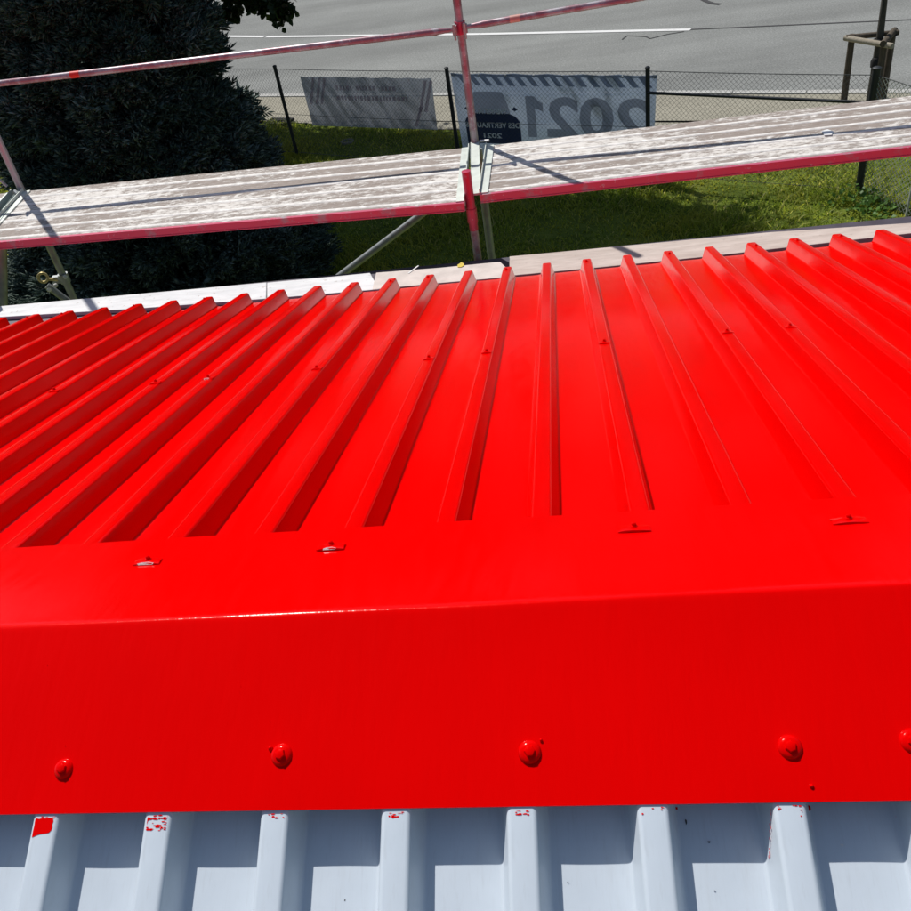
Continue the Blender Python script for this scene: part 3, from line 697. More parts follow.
# transoms
for F_, I_ in ((footM, inM), (footL, inL), (footR, inR)):
    a = V((F_.x, F_.y, DZ + .002)); b = V((I_.x + .028, I_.y + .03, DZ + .002)) if I_ is inM else V((I_.x + .02, I_.y + .03, DZ + .002))
    mb = MB(); mb.beam(a + V((0, -.01, .000)), b, .040, .010); mb.beam(a + V((-.021, -.01, -.02)), b + V((-.021, 0, -.02)), .004, .055); mb.beam(a + V((.021, -.01, -.02)), b + V((.021, 0, -.02)), .004, .055)
    sp(mb, 'transom', STEELP if F_ is not footL else simple('dark_green_grey_steel', (.10, .14, .14), .5, .3), smooth=False)
# coupler gear at the left standard
a = footL + V((-.03, -.02, .03)); mb = MB(); mb.tube([a + V((-.10, -.03, .16)), a + V((-.02, -.02, .02))], .008, 10); mb.tube([a + V((.02, -.03, -.01)), a + V((.055, -.07, -.015))], .010, 8)
sp(mb, 'locking_pin', STEEL)
a = V((footM.x + .03, footM.y - .03, DZ + .018)); mb = MB(); mb.tube([a, a + V((.05, -.02, .004))], .006, 8); sp(mb, 'locking_pin', WHITEP)
# brace
Yb = footM.y + .03; b1 = aty(418, 217, Yb); b2 = aty(345, 272, Yb); dirb = (b2 - b1).normalized()
mb = MB(); mb.tube([b1 - dirb * .45, b1 + dirb * 2.3], .0215, 16); sp(mb, 'brace', STEEL)
la, lb = aty(1, 235, 3.55), aty(2.5, 312, 3.45); ld = (lb - la).normalized()
mb = MB(); mb.tube([la - ld * .05, lb + ld * 2.0], .030, 14); sp(mb, 'brace', STEEL)
# ring bolt fitting on the left standard (yellow passivated)
rc = aty(47, 279, footL.y - .01); zc = rc.z
mb = MB(); mb.lathe([(.032, -.03), (.032, .03)], (footL.x + .012, footL.y, zc - .01), n=16); mb.box((footL.x - .03, footL.y - .01, zc - .01), (.05, .03, .045)); sp(mb, 'coupler', STEEL)
rc2 = V((footL.x - .105, footL.y - .03, zc + .02))
mb = MB(); mb.torus(rc2, (.3, -1, .25), .028, .0085); mb.tube([rc2 + V((.026, 0, -.012)), V((footL.x - .02, footL.y - .02, zc - .01))], .010, 10); sp(mb, 'ring_bolt', YELLOW)
for off in ((-.085, -.05, -.055), (-.03, -.05, -.03), (.045, -.03, .01)):
    mb = MB(); mb.lathe([(.013, 0), (.014, .012), (.008, .018)], V((footL.x, footL.y, zc)) + V(off), (0, -1, .3), 8); sp(mb, 'nut', WHITEP)
mb = MB(); a = V((footL.x + .03, footL.y - .02, zc - .10)); mb.tube([a + V((-.14, 0, .06)), a + V((.12, .03, -.34))], .0215, 14); sp(mb, 'brace', STEEL)

# ================================================================== FENCE
FH = 1.25
FPx = [(-6.6, 13.35), (-3.83, 11.99), (-1.28, 10.73), (1.10, 9.66), (3.23, 8.56)]
FPx = [V((x, y, GZ)) for x, y in FPx]
fence = thing('chain_link_fence', 'low chain link fence with dark posts between the lawn and the footpath', 'fence', (FPx[2].x, FPx[2].y, GZ))
def fpart(o): setp(o, fence); return o
pr = None
leans = [0, 0, 0, 0, 0]
for i, P in enumerate(FPx):
    mb = MB(); r_ = .026 if i < 4 else .040; h_ = FH + (.03 if i < 4 else .06)
    mb.tube([(0, 0, 0), (0, 0, h_)], r_, 12); mb.lathe([(r_ * 1.12, 0), (r_ * 1.12, .012), (r_ * .6, .022)], (0, 0, h_), n=12)
    o = mb.build('fence_post', POSTM, None, smooth=True); o.location = P; fpart(o)
def mesh_panel(A, B, h, pitch=.055, r=.0013, mat=None, z0=.03):
    L_ = (B - A).length; u = (B - A).normalized(); nrm = V((-u.y, u.x, 0)); vs = []; fs = []
    def wire(s0, z0_, s1, z1_, o_):
        a = A + u * s0 + V((0, 0, z0_)) + nrm * o_; b = A + u * s1 + V((0, 0, z1_)) + nrm * o_
        d = (b - a).normalized(); sd = d.cross(nrm).normalized() * r; k0 = len(vs)
        nn = nrm * r
        for p_ in (a, b): vs.extend([tuple(p_ + sd), tuple(p_ + nn), tuple(p_ - sd), tuple(p_ - nn)])
        for q in range(4): fs.append((k0 + q, k0 + (q + 1) % 4, k0 + 4 + (q + 1) % 4, k0 + 4 + q))
    H_ = h - z0; n_ = int((L_ + H_) / pitch) + 1
    for i in range(n_):
        s = i * pitch - H_
        # rising wires
        sa, za = (s, 0) if s >= 0 else (0, -s); sb, zb_ = (s + H_, H_) if s + H_ <= L_ else (L_, L_ - s)
        if sb > sa: wire(sa, za + z0, sb, zb_ + z0, .0015); wire(L_ - sa, za + z0, L_ - sb, zb_ + z0, -.0015)
    me = bpy.data.meshes.new('wire_mesh'); me.from_pydata(vs, [], fs); me.materials.append(mat or WIRE); o = bpy.data.objects.new('wire_mesh', me); col.objects.link(o); return o
for i in range(4): o = mesh_panel(FPx[i], FPx[i + 1], FH); o['kind'] = 'stuff'; fpart(o)
for i in range(4):
    for zz, r_ in ((FH, .004), (.62, .0028), (.06, .0028)):
        mb = MB(); A, B = FPx[i], FPx[i + 1]; pts = [A.lerp(B, t / 6) + V((0, 0, zz - .008 * math.sin(math.pi * t / 6))) for t in range(7)]; mb.tube(pts, r_, 6); fpart(mb.build('tension_wire', WIRE))
mb = MB(); mb.tube([FPx[3] + V((0, -.03, 1.02)), FPx[4] + V((0, -.02, .985))], .017, 10); fpart(mb.build('brace_rail', POSTM, None, smooth=True))
# side fence towards the building
SP = [V((3.23, 8.56, GZ)), V((3.98, 6.75, GZ)), V((4.75, 4.9, GZ))]
SIDEW = simple('weathered_pale_wire', (.30, .33, .27), .6, .2)
side_f = thing('chain_link_fence', 'side run of chain link fence turning towards the building at the right edge', 'fence', SP[1])
for P in SP[1:]:
    mb = MB(); mb.tube([P, P + V((0, 0, FH + .03))], .026, 12); setp(mb.build('fence_post', POSTM, None, smooth=True), side_f)
for i in range(2):
    A = SP[i] + ((SP[1] - SP[0]).normalized() * .045 if i == 0 else V((0, 0, 0)))
    o = mesh_panel(A, SP[i + 1], FH, .055, .0030, SIDEW); o['kind'] = 'stuff'; setp(o, side_f)
    mb = MB(); mb.tube([A + V((0, 0, FH)), SP[i + 1] + V((0, 0, FH))], .004, 6); setp(mb.build('tension_wire', WIRE), side_f)
mb = MB(); a = atz(905, 220, GZ) ; b = V((SP[0].x + .30, SP[0].y - .55, GZ + .95)); mb.tube([b, b.lerp(a, .5) + V((.02, 0, -.03)), a], .012, 8)
o = mb.build('leaning_cane', simple('pale_cane', (.45, .46, .40), .6)); tag(o, 'thin pale cane leaning on the mesh at the right edge', 'cane')

# ---- banners
u = (FPx[3] - FPx[1]).normalized(); nb = V((-u.y, u.x, 0))       # nb points to the street
S0 = FPx[1]
def ban(s, z, o_=.035): return S0 + u * s + V((0, 0, z)) + nb * o_
def cloth(corners, nu, nv, amp, seed, mat, name):
    rnd = random.Random(seed); (bl, br, tl, tr) = corners; org = (bl + br + tl + tr) / 4; mb = MB()
    def surf(a, b): 
        p_ = bl.lerp(br, a).lerp(tl.lerp(tr, a), b); w_ = amp * noise.noise(V((a * 4, b * 2.5, seed))) * (1 - .3 * abs(2 * a - 1)) + amp * .6 * math.sin(a * 14 + seed) * (1 - b) * .5
        z_ = -.012 * math.sin(math.pi * ((a * 6) % 1)) * (b > .99) 
        return p_ + nb * w_ + V((0, 0, z_))
    for off in (.0006, -.0006):
        for j in range(nv + 1):
            for i in range(nu + 1): mb.v.append(tuple(surf(i / nu, j / nv) + nb * off - org))
    n_ = (nu + 1) * (nv + 1)
    for j in range(nv):
        for i in range(nu):
            a = j * (nu + 1) + i; mb.f.append((a, a + 1, a + nu + 2, a + nu + 1)); mb.m.append(0); mb.f.append((n_ + a + nu + 1, n_ + a + nu + 2, n_ + a + 1, n_ + a)); mb.m.append(0)
    per = [i for i in range(nu + 1)] + [j * (nu + 1) + nu for j in range(1, nv + 1)] + [nv * (nu + 1) + i for i in range(nu - 1, -1, -1)] + [j * (nu + 1) for j in range(nv - 1, 0, -1)]
    for q in range(len(per)): a, b = per[q], per[(q + 1) % len(per)]; mb.f.append((a, n_ + a, n_ + b, b)); mb.m.append(0)
    o = mb.build(name, mat, None, smooth=True); o.location = org
    return o, surf, org
def printed(parent, surf, org, poly, mat, name, off=-.0022, sub=1):
    # a flat print: polygon given in banner fractions, laid on the camera side of the cloth
    mb = MB(); mb.add([surf(a, b) + nb * off - org for a, b in poly], [tuple(range(len(poly)))]); o = mb.build(name, mat); o.parent = parent; return o
def stripe(parent, surf, org, a0, b0, a1, b1, wd, mat, name, off=-.0022, n=6):
    mb = MB()
    for i in range(n + 1):
        t = i / n; a = a0 + (a1 - a0) * t; b = b0 + (b1 - b0) * t; mb.v += [tuple(surf(a, b) + nb * off - org), tuple(surf(a + wd, b) + nb * off - org)]
    for i in range(n): mb.f.append((2 * i, 2 * i + 1, 2 * i + 3, 2 * i + 2)); mb.m.append(0)
    o = mb.build(name, mat); o.parent = parent; return o
def text(parent, surf, org, s, a0, a1, b0, b1, mat, off=-.0030, name='lettering', bold=.0):
    cu = bpy.data.curves.new('t', 'FONT'); cu.body = s; cu.size = 1; cu.offset = bold; cu.resolution_u = 3
    ob = bpy.data.objects.new('t', cu); col.objects.link(ob); dg = bpy.context.evaluated_depsgraph_get(); dg.update()
    me = bpy.data.meshes.new_from_object(ob.evaluated_get(dg)); bpy.data.objects.remove(ob)
    co = np.zeros(len(me.vertices) * 3); me.vertices.foreach_get('co', co); co = co.reshape(-1, 3)
    mn, mx2 = co.min(0), co.max(0); t = (co - mn) / np.maximum(mx2 - mn, 1e-6)
    # seen from behind the banner: mirrored left to right
    for i, vtx in enumerate(me.vertices):
        a = a1 - (a1 - a0) * t[i, 0]; b = b0 + (b1 - b0) * t[i, 1]; vtx.co = surf(a, b) + nb * off - org
    me.materials.clear(); me.materials.append(mat); o = bpy.data.objects.new(name, me); col.objects.link(o); o.parent = parent; return o
b1o, sf, og = cloth((ban(.40, .455), ban(2.52, .47), ban(.385, 1.145), ban(2.545, 1.14)), 40, 14, .012, 3.1, BAN1, 'banner')
tag(b1o, 'smaller faded grey-blue banner with rosy corner stripes, tied to the mesh', 'banner')
for a0, a1 in ((.055, .025), (.105, .04), (.145, .06)): stripe(b1o, sf, og, a0 - .03, .45, a0 + .04, .97, .022, ROSE, 'corner_stripe')
for a0 in (.86, .91, .95): stripe(b1o, sf, og, a0 - .03, .05 if a0 < .9 else .35, a0 + .035, .45 if a0 < .9 else .95, .022, ROSE, 'corner_stripe')
rr = random.Random(11)
for row, (b0, b1_) in enumerate(((.74, .83), (.54, .63))):       # two rows of lettering too faded to read
    x = .27 if row == 0 else .24
    while x < (.71 if row == 0 else .83):
        wd = rr.uniform(.012, .026)
        if rr.random() < .86:
            stripe(b1o, sf, og, x, b0, x, b1_, wd, ROSE, 'faded_lettering', n=2)
        x += wd + rr.uniform(.006, .012)
mb = MB()
b2o, sf, og = cloth((ban(2.875, .10), ban(5.50, .13), ban(2.845, 1.205), ban(5.55, 1.20)), 60, 24, .014, 7.7, BAN2, 'banner')
tag(b2o, 'large slate blue banner from behind with mirrored 2021 and dark car', 'banner')
for q in range(16):
    a0 = .035 + q * .059; stripe(b2o, sf, og, a0 + .034, .865, a0 - .0, .965, .030, STRP, 'top_stripe', n=3)
mbp = [(.0, .968), (.5, .968), (1, .968), (1, .992), (.5, .992), (0, .992)]
stripe_top = MB()
for i in range(41): stripe_top.v += [tuple(sf(i / 40, .965) - nb * .0022 - og), tuple(sf(i / 40, .995) - nb * .0022 - og)]
stripe_top.f = [(2 * i, 2 * i + 2, 2 * i + 3, 2 * i + 1) for i in range(40)]; stripe_top.m = [0] * 40; o = stripe_top.build('hem_band', STRP); o.parent = b2o
# car from the front: roof, glass, mirrors, body, tyres
def gridprint(parent, surf, org, top, bot, a0, a1, mat, name, n=24, off=-.0024):
    mb = MB()
    for i in range(n + 1):
        a = a0 + (a1 - a0) * i / n; t, b = top((i / n)), bot((i / n)); K_ = 6
        for j in range(K_ + 1): mb.v.append(tuple(surf(a, b + (t - b) * j / K_) + nb * off - org))
    for i in range(n):
        for j in range(6): q = i * 7 + j; mb.f.append((q, q + 7, q + 8, q + 1)); mb.m.append(0)
    o = mb.build(name, mat); o.parent = parent; return o
sm = lambda x: max(0, min(1, x))
gridprint(b2o, sf, og, lambda t: .525 + .265 * sm(min(t, 1 - t) / .16) ** .7 + .01 * math.sin(math.pi * t), lambda t: .52, .075, .295, CHAR, 'car_roof_print')
gridprint(b2o, sf, og, lambda t: .555 - .10 * (abs(2 * t - 1) ** 6), lambda t: .20 - .10 * (1 if (t < .22 or t > .78) else 0) + .03 * abs(2 * t - 1) ** 8, .040, .340, NAVY, 'car_body_print', 40, -.0027)
for a in (.045, .300): gridprint(b2o, sf, og, lambda t: .63 - .03 * abs(2 * t - 1), lambda t: .58 + .02 * abs(2 * t - 1), a, a + .035, NAVY, 'car_mirror_print', 8, -.0028)
text(b2o, sf, og, 'WERKSTATT', .085, .275, .545, .605, LTXT, -.0046, 'lettering', .03)
text(b2o, sf, og, 'DES VERTRAUENS', .040, .338, .385, .450, LTXT, -.0046, 'lettering', .03)
text(b2o, sf, og, '2021', .135, .235, .265, .325, LTXT, -.0046, 'lettering', .03)
gridprint(b2o, sf, og, lambda t: .155, lambda t: .105, .16, .30, LTXT, 'plate_print', 10, -.0030)
text(b2o, sf, og, '202', .478, .975, .29, .755, CHAR, -.0030, 'digits', .03)
for q, poly in enumerate(([(.378, .29), (.424, .29), (.424, .755), (.378, .755)], [(.4245, .62), (.4245, .755), (.442, .71), (.465, .675), (.465, .585)])):
    printed(b2o, sf, og, poly, CHAR, 'digit_one', -.0030)
# eyelets
for k_ in range(8):
    mb = MB(); mb.torus(sf(.01 + .98 * k_ / 7, .975) - nb * .003 - og, nb, .012, .004, 12, 5); o = mb.build('eyelet', STEEL); o.parent = b2o

# small ground fittings
P = atz(347, 141, GZ + .02); t_ = MB(); t_.torus((0, 0, 0), (0, 0, 1), .085, .025, 20, 8); t_.lathe([(.055, -.01), (.055, .0), (.02, .004)], (0, 0, 0), n=14); o = t_.build('valve_cover', simple('dull_stone_ring', (.20, .19, .16), .9), None, smooth=True); o.location = P + V((0, 0, -.015)); tag(o, 'small round valve cover set in the shaded grass below the smaller banner', 'valve cover')
P = atz(279, 122, GZ + .02); t_ = MB()
for q in range(5): t_.box((0, -.10 + .05 * q, .01), (.42, .022, .03))
for q in (-1, 1): t_.box((q * .205, 0, .01), (.03, .27, .032))
t_.box((0, -.125, .0105), (.44, .02, .033)); t_.box((0, .125, .0105), (.44, .02, .033)); t_.box((0, 0, -.006), (.40, .24, .004))
o = t_.build('drain_grate', IRON); o.location = P; o.rotation_euler.z = -.38; tag(o, 'dark iron drain grate at the lawn edge beside the leftmost fence post', 'drain grate')

# ================================================================== SAPLING AND STAKES
gL = atz(843.5, 101, GZ); hS = vz(851.5, 36, gL) - GZ
hS = max(.7, min(hS, 1.6)); zS = GZ + hS
tops = {}
tp = {'L': (852, 37), 'R': (893, 33), 'F': (884.5, 43)}
for k_, (a, b) in tp.items(): tops[k_] = atz(a, b, zS)
saplingP = atz(879, 38, zS); saplingP.z = GZ
print('stake height', hS, {k_: tuple(round(c, 2) for c in v) for k_, v in tops.items()})
frame = thing('stake_frame', 'three round timber stakes with cross bars propping the young tree by the road', 'tree stake', (saplingP.x, saplingP.y, GZ))
for k_, t_ in tops.items():
    mb = MB(); mb.tube([(t_.x, t_.y, GZ), (t_.x, t_.y, zS + .03)], [.045, .04], 12); setp(mb.build('stake', STAKE, None, smooth=True), frame)
def bar(a, b, mt, r_=.033, z=0., e=.07):
    a = a + V((0, 0, z)); b = b + V((0, 0, z)); d = (b - a).normalized(); mb = MB(); mb.tube([a - d * e, b + d * e], r_, 10); setp(mb.build('cross_bar', mt, None, smooth=True), frame)
bar(tops['L'], tops['R'], STAKE, .033, .0); bar(tops['L'] + V((-.02, -.05, 0)), tops['F'] + V((0, -.05, 0)), STAKEL, .034, -.01, .10); bar(tops['F'], tops['R'], STAKE, .04, .01, .08)
for k_, t_ in tops.items():
    mb = MB(); mb.torus(t_ + V((0, 0, -.02)), (0, 0, 1), .05, .012, 14, 6); setp(mb.build('strap', TIE), frame)
sap = thing('young_tree', 'slim young street tree with a grey trunk held between round stakes', 'tree', saplingP)
mb = MB(); mb.tube([(0, 0, 0), (.01, 0, .8), (0, .01, 1.3), (.015, 0, 1.31), (.02, 0, 2.3), (.0, .02, 3.6), (.02, 0, 4.6)], [.05, .045, .042, .037, .034, .026, .012], 12)
for q in range(10):
    z_ = 2.4 + q * .2; a = q * 2.4; mb.tube([(.01, 0, z_), (.45 * math.cos(a), .45 * math.sin(a), z_ + .45), (.75 * math.cos(a), .75 * math.sin(a), z_ + .95)], [.013, .008, .003], 6, cap=False)
mb.tube([(.0, -.0, 1.62), (-.07, -.01, 1.70)], [.012, .008], 6)
o = mb.build('trunk', YBARK, None, smooth=True); o.parent = sap
mb = MB(); mb.torus((0, 0, hS - .02), (0, 0, 1), .052, .014, 14, 6); mb.tube([(.04, 0, hS - .02), (tops['F'].x - saplingP.x, tops['F'].y - saplingP.y, hS - .03)], .012, 6); mb.lathe([(.065, -.06), (.07, 0), (.05, .05)], (.0, -.02, hS - .28), n=10); o = mb.build('tree_tie', TIE, None, smooth=True); o.parent = sap
mb = MB(); mb.tube([(.05, -.06, hS - .3), (.04, -.07, hS - .7), (-.03, -.06, hS - .75), (-.04, -.055, hS - 1.1)], .008, 5); o = mb.build('loose_string', PALETIE); o.parent = sap

# ================================================================== LEAVES
def leaf_cloud(pts, nrm_bias, size, mat, name, parent, loc, droop=.3):
    n_ = len(pts); pts = np.asarray(pts); sz = size * rng.uniform(.65, 1.25, n_)
    ax = rng.normal(size=(n_, 3)); ax[:, 2] -= droop; ax /= np.linalg.norm(ax, axis=1)[:, None]
    rd = rng.normal(size=(n_, 3)); rd[:, 2] += nrm_bias; sd = np.cross(ax, rd); sd /= np.linalg.norm(sd, axis=1)[:, None] + 1e-9; nn = np.cross(sd, ax)
    A = pts; Bv = pts + ax * (sz * .35)[:, None] + sd * (sz * .45)[:, None] + nn * (sz * .08)[:, None]; C_ = pts + ax * (sz * 1.0)[:, None]; D = pts + ax * (sz * .35)[:, None] - sd * (sz * .45)[:, None] + nn * (sz * .08)[:, None]
    E1 = pts + ax * (sz * .75)[:, None] + sd * (sz * .30)[:, None]; E2 = pts + ax * (sz * .75)[:, None] - sd * (sz * .30)[:, None]
    vv = np.stack([A, Bv, E1, C_, E2, D], 1).reshape(-1, 3); b = (np.arange(n_) * 6)[:, None]
    tt = np.concatenate([b + [0, 1, 2], b + [0, 2, 3], b + [0, 3, 4], b + [0, 4, 5]], 0)
    return npmesh(name, vv, tt, mat, parent, None if parent is None else None)
pts = []
for q in range(2600):
    t = rng.random(); a = rng.uniform(0, 6.28); r_ = .85 * math.sqrt(rng.random()) * math.sin(math.pi * (.12 + .85 * t)); pts.append((r_ * math.cos(a), r_ * math.sin(a), 2.75 + 2.5 * t))
pts = [p_ for p_ in pts if not (-20 < pix(V(p_) + saplingP)[0] < 931 and -12 < pix(V(p_) + saplingP)[1] < 931)]
leaf_cloud(pts, .6, .07, LEAF, 'crown', sap, None)

# ================================================================== CONIFER
cb = V((-4.05, 7.55, GZ))
con = thing('conifer', 'big dense dark blue-green conifer filling the upper left behind the scaffold', 'tree', cb)
# trunk
mb = MB(); mb.tube([(0, 0, 0), (.02, 0, 1.5), (0, .02, 3.5), (0, 0, 6.2)], [.16, .13, .09, .01], 12); o = mb.build('trunk', BARK, None, smooth=True); o.parent = con
HT = 6.6
def rad(h):                                       # crown radius by height
    xs = [0, .25, .6, 1.0, 1.5, 2.0, 2.5, 3.0, 3.7, 4.6, 5.6, 6.6]; ys = [1.28, 1.44, 1.38, 1.17, 1.02, .88, .86, .90, .85, .72, .45, .05]
    return float(np.interp(h, xs, ys))
def lump(a, h): return 1 + .11 * noise.noise(V((math.cos(a) * 1.6, math.sin(a) * 1.6, h * 1.1))) + .10 * noise.noise(V((math.cos(a) * 4.5 + 7, math.sin(a) * 4.5, h * 3.3)))
NB = 44000; cs = []; dirs = []; scl = []
while len(cs) < NB:
    h = HT * (rng.random() ** 1.1); a = rng.uniform(0, 2 * math.pi)
    if rng.random() > (rad(h) + .1) / 1.6: continue
    dep = (1 - abs(rng.normal()) * .10) if rng.random() < .72 else rng.uniform(.45, .9)
    if dep < .3: continue
    R_ = rad(h) * lump(a, h) * (1 + .24 * max(0, -math.cos(a)) * max(0, min(1, (3.3 - h) / .9)))
    # boughs: clump the tips in shelves
    sh = 1.1 * noise.noise(V((math.cos(a) * 3.2 * max(R_, .3), math.sin(a) * 3.2 * max(R_, .3), h * 4.2))) + .4 * noise.noise(V((math.cos(a) * 8 * max(R_, .3), math.sin(a) * 8 * max(R_, .3), h * 10)));
    if sh < -.16 and dep > .84: continue
    R_ *= (1 + .30 * sh)
    r_ = R_ * dep; cs.append((r_ * math.cos(a), r_ * math.sin(a), max(.03, h + rng.normal() * .02)))
    d = V((math.cos(a), math.sin(a), .35 + .25 * rng.normal())) + V(rng.normal(size=3)) * .35; d.normalize(); dirs.append(d[:]); scl.append(rng.uniform(.8, 1.5) * (1.15 if dep < .85 else 1))
cs = np.array(cs); dirs = np.array(dirs); scl = np.array(scl)
# one spray: main twig plus side twiglets with needles, each a slim three-sided spike
spray = []
for q in range(9):
    t = q / 8; base = V((t * .085, 0, 0)); 
    if q == 8: tip = V((.15, 0, .0))
    else:
        sgn = -1 if q % 2 else 1; tip = base + V((.055, sgn * .058 * (1 - .45 * t), .014 * ((q * 7) % 5 - 2) / 2))
    spray.append((base, tip))
tmpl = []
for (b_, t_) in spray:
    d = (t_ - b_).normalized(); s_ = d.cross(V((0, 0, 1))).normalized(); u_ = s_.cross(d); mdl = b_.lerp(t_, .45)
    for an in (0, 2.09, 4.18): tmpl.append(mdl + (s_ * math.cos(an) + u_ * math.sin(an)) * .0085)
    tmpl.append(b_); tmpl.append(t_)
tmpl = np.array([list(x) for x in tmpl]); nsp = len(spray)
tri = []
for q in range(nsp):
    o_ = q * 5
    for a in range(3): tri += [(o_ + a, o_ + (a + 1) % 3, o_ + 4)]
    tri += [(o_ + 0, o_ + 3, o_ + 1), (o_ + 1, o_ + 3, o_ + 2)]
tri = np.array(tri)
X_ = dirs; rndv = rng.normal(size=X_.shape) * .5 + np.array([0, 0, 1.0]); Y_ = np.cross(rndv, X_); Y_ /= np.linalg.norm(Y_, axis=1)[:, None]; Z_ = np.cross(X_, Y_)
allv = cs[:, None, :] + scl[:, None, None] * (tmpl[None, :, 0:1] * X_[:, None, :] + tmpl[None, :, 1:2] * Y_[:, None, :] + tmpl[None, :, 2:3] * Z_[:, None, :])
allt = (np.arange(NB)[:, None, None] * len(tmpl) + tri[None]).reshape(-1, 3)
crown = npmesh('crown', allv.reshape(-1, 3), allt, SPRUCE, con)
# longer leader shoots that break the outline
lead = []; mb = MB()
for q in range(260):
    h = HT * rng.random() ** 1.1; a = rng.uniform(0, 6.28); R_ = rad(h) * lump(a, h) * .93; c0 = V((R_ * math.cos(a), R_ * math.sin(a), h)); d = V((math.cos(a) * .7, math.sin(a) * .7, 1.0)).normalized()
    L_ = rng.uniform(.10, .24); mb.tube([c0, c0 + d * L_ * .5, c0 + d * L_], [.012, .010, .002], 5, cap=False)
    for k_ in range(5):
        b_ = c0 + d * L_ * (.15 + .15 * k_); e = (V(rng.normal(size=3)) * .5 + d * .8).normalized(); mb.tube([b_, b_ + e * .05], [.006, .001], 4, cap=False)
mb.build('leader_shoots', SPRUCE, con)

# ================================================================== LARGE BROADLEAF TREE (mostly above and left of the view)
bt = V((-7.3, 13.6, GZ))
big = thing('broadleaf_tree', 'dark leafy branch of a large broadleaf tree hanging into the top left', 'tree', bt)
limbs = MB()
limbs.tube([(0, 0, 0), (.05, -.05, 1.5), (.15, -.1, 3.0), (.3, -.1, 4.6), (.3, 0, 7.5), (.4, 0, 9.5)], [.26, .22, .19, .15, .09, .02], 14)
limbends = [V((3.2, -1.2, 5.6)), V((4.6, -3.6, 5.2)), V((6.3, -4.6, 5.6)), V((-2.2, 1.4, 5.6)), V((-1.5, -2.0, 5.4)), V((1.6, 1.2, 6.6)), V((2.2, -3.0, 6.6)), V((5.0, -2.2, 6.4))]
for e in limbends:
    st = V((.22, -.1, random.uniform(3.2, 4.6))); md = st.lerp(e, .5) + V((0, 0, .35)); limbs.tube([st, st.lerp(md, .5) + V((0, 0, .15)), md, md.lerp(e, .6) + V((0, 0, .05)), e], [.09, .07, .05, .03, .012], 8, cap=False)
shade_px = [(250, 137), (450, 139), (650, 141), (790, 160), (822, 188), (784, 200), (770, 216), (738, 236), (340, 275), (120, 300), (150, 180)]
shade = [tuple(atz(a, b, GZ)[:2]) for a, b in shade_px]
cl = []
tries = 0
while len(cl) < 4200 and tries < 260000:
    tries += 1
    p_ = V((rng.uniform(-3.5, 10.5), rng.uniform(-7.5, 3.5), rng.uniform(3.2, 9.0)))
    lo = 3.6 + .0 * p_.x
    d0 = min((p_ - V((.3, 0, 6.5))).length / 3.0, min((p_ - e).length for e in limbends) / 1.75)
    if d0 > 1: continue
    wp = p_ + bt; H_ = wp.z - GZ; sx_, sy_ = wp.x + .409 * H_, wp.y - .565 * H_
    if not in_poly(np.array([sx_]), np.array([sy_]), shade)[0]: continue
    fy_ = 11.99 - .472 * (sx_ + 3.83)                 # sun reaches the banners between the boughs
    if -4.2 < sx_ < 2.2 and fy_ - 1.05 < sy_ < fy_ + .30: continue
    q = pix(wp)
    if -60 < q[0] < 971 and q[1] > -28: continue
    cl.append(p_)
print('clumps', len(cl), 'tries', tries)
lp = []
for c in cl:
    for q in range(34):
        o_ = rng.normal(size=3) * .26; P_ = V(c) + V(o_); 
        qx = pix(P_ + bt)
        if -20 < qx[0] < 931 and -6 < qx[1]: continue
        lp.append(tuple(P_))
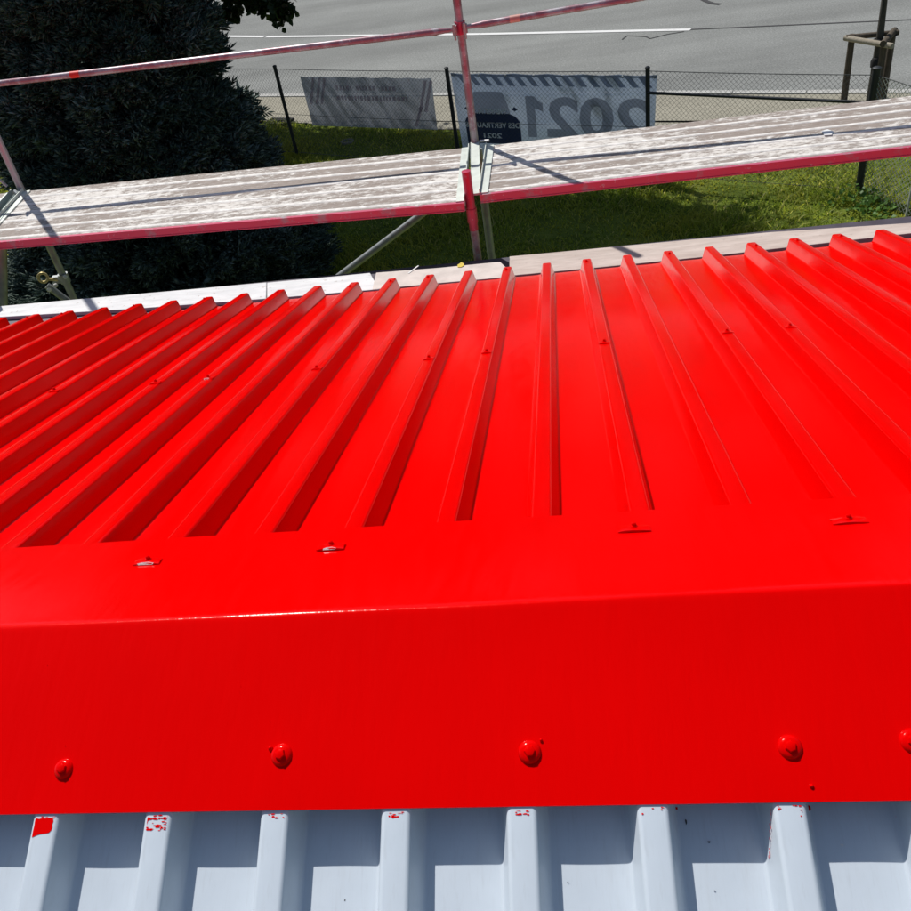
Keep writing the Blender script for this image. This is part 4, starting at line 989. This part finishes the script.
# the branch that hangs into view
twigs = [((205, -30), (232, -5), (226, 12), (224, 22)), ((215, -25), (240, -6), (236, 10), (232, 20)), ((235, -28), (262, -10), (274, 6), (279, 27)), ((240, -28), (268, -8), (284, 4), (292, 10)), ((240, -28), (262, -12), (281, 8), (287, 19)), ((225, -28), (248, -12), (250, 0), (251, 7)), ((240, -28), (258, -12), (262, 0), (264, 8)), ((240, -28), (268, -10), (275, 4), (282, 14))]
yb = 11.6
for tw in twigs:
    P4 = [aty(a, b, yb + random.uniform(-.12, .12)) - bt for a, b in tw]
    limbs.tube(P4, [.012, .009, .006, .002], 6, cap=False)
    for seg in range(3):
        dens = 46 if seg < 2 else 34
        for q in range(dens):
            t = rng.random(); b_ = P4[seg].lerp(P4[seg + 1], t); lp.append(tuple(b_ + V(rng.normal(size=3)) * (.055 if seg < 2 else .03)))
a0 = aty(222, -28, yb) - bt; limbs.tube([V((.25, -.1, 4.4)), V((1.0, -.8, 4.6)), a0 + V((-.3, 0, .25)), a0 + V((.25, 0, -.02))], [.05, .035, .022, .010], 8, cap=False)
for q in range(500):
    t = rng.random(); b_ = (a0 + V((-.2, 0, .18))).lerp(a0 + V((1.0, 0, .02)), t); lp.append(tuple(b_ + V(rng.normal(size=3)) * .11))
o = limbs.build('trunk', BARK, None, smooth=True); o.parent = big
leaf_cloud(lp, .5, .11, LEAF, 'crown', big, None)

# unseen wood added across the road, above the frame: it is what the glossy sheets mirror instead of bright horizon sky
fw_n = 15000; tx = rng.uniform(-70, 60, fw_n); lob = 1 + .22 * np.sin(tx * .55) + .12 * np.sin(tx * 1.7 + 1)
hh = rng.random(fw_n) ** .8 * 13.5 * lob
wood_pts = np.stack([tx, 33 - .39 * tx + rng.uniform(-3.5, 3.5, fw_n), GZ + .4 + hh], 1)
wood = leaf_cloud(wood_pts, .2, 1.15, LEAF, 'added_mirror_wood', None, None)
wood['kind'] = 'stuff'; tag(wood, 'unseen green wood added across the road for the roof to mirror', 'wood')

# weeds by the corner post
wd_ = thing('weed_clump', 'patch of pale broad-leaved weeds at the foot of the corner fence post', 'weed', atz(868, 205, GZ))
wp = []
for (px, py, n_) in ((866, 200, 60), (872, 210, 70), (858, 203, 50), (848, 200, 40), (880, 218, 40)):
    c = atz(px, py, GZ + .05) - wd_.location
    for q in range(n_): wp.append((c.x + rng.normal() * .12, c.y + rng.normal() * .12, .03 + rng.random() * .12))
leaf_cloud(wp, 2.0, .045, WEED, 'leaves', wd_, None, -.2)
wd_['category'] = 'weeds'
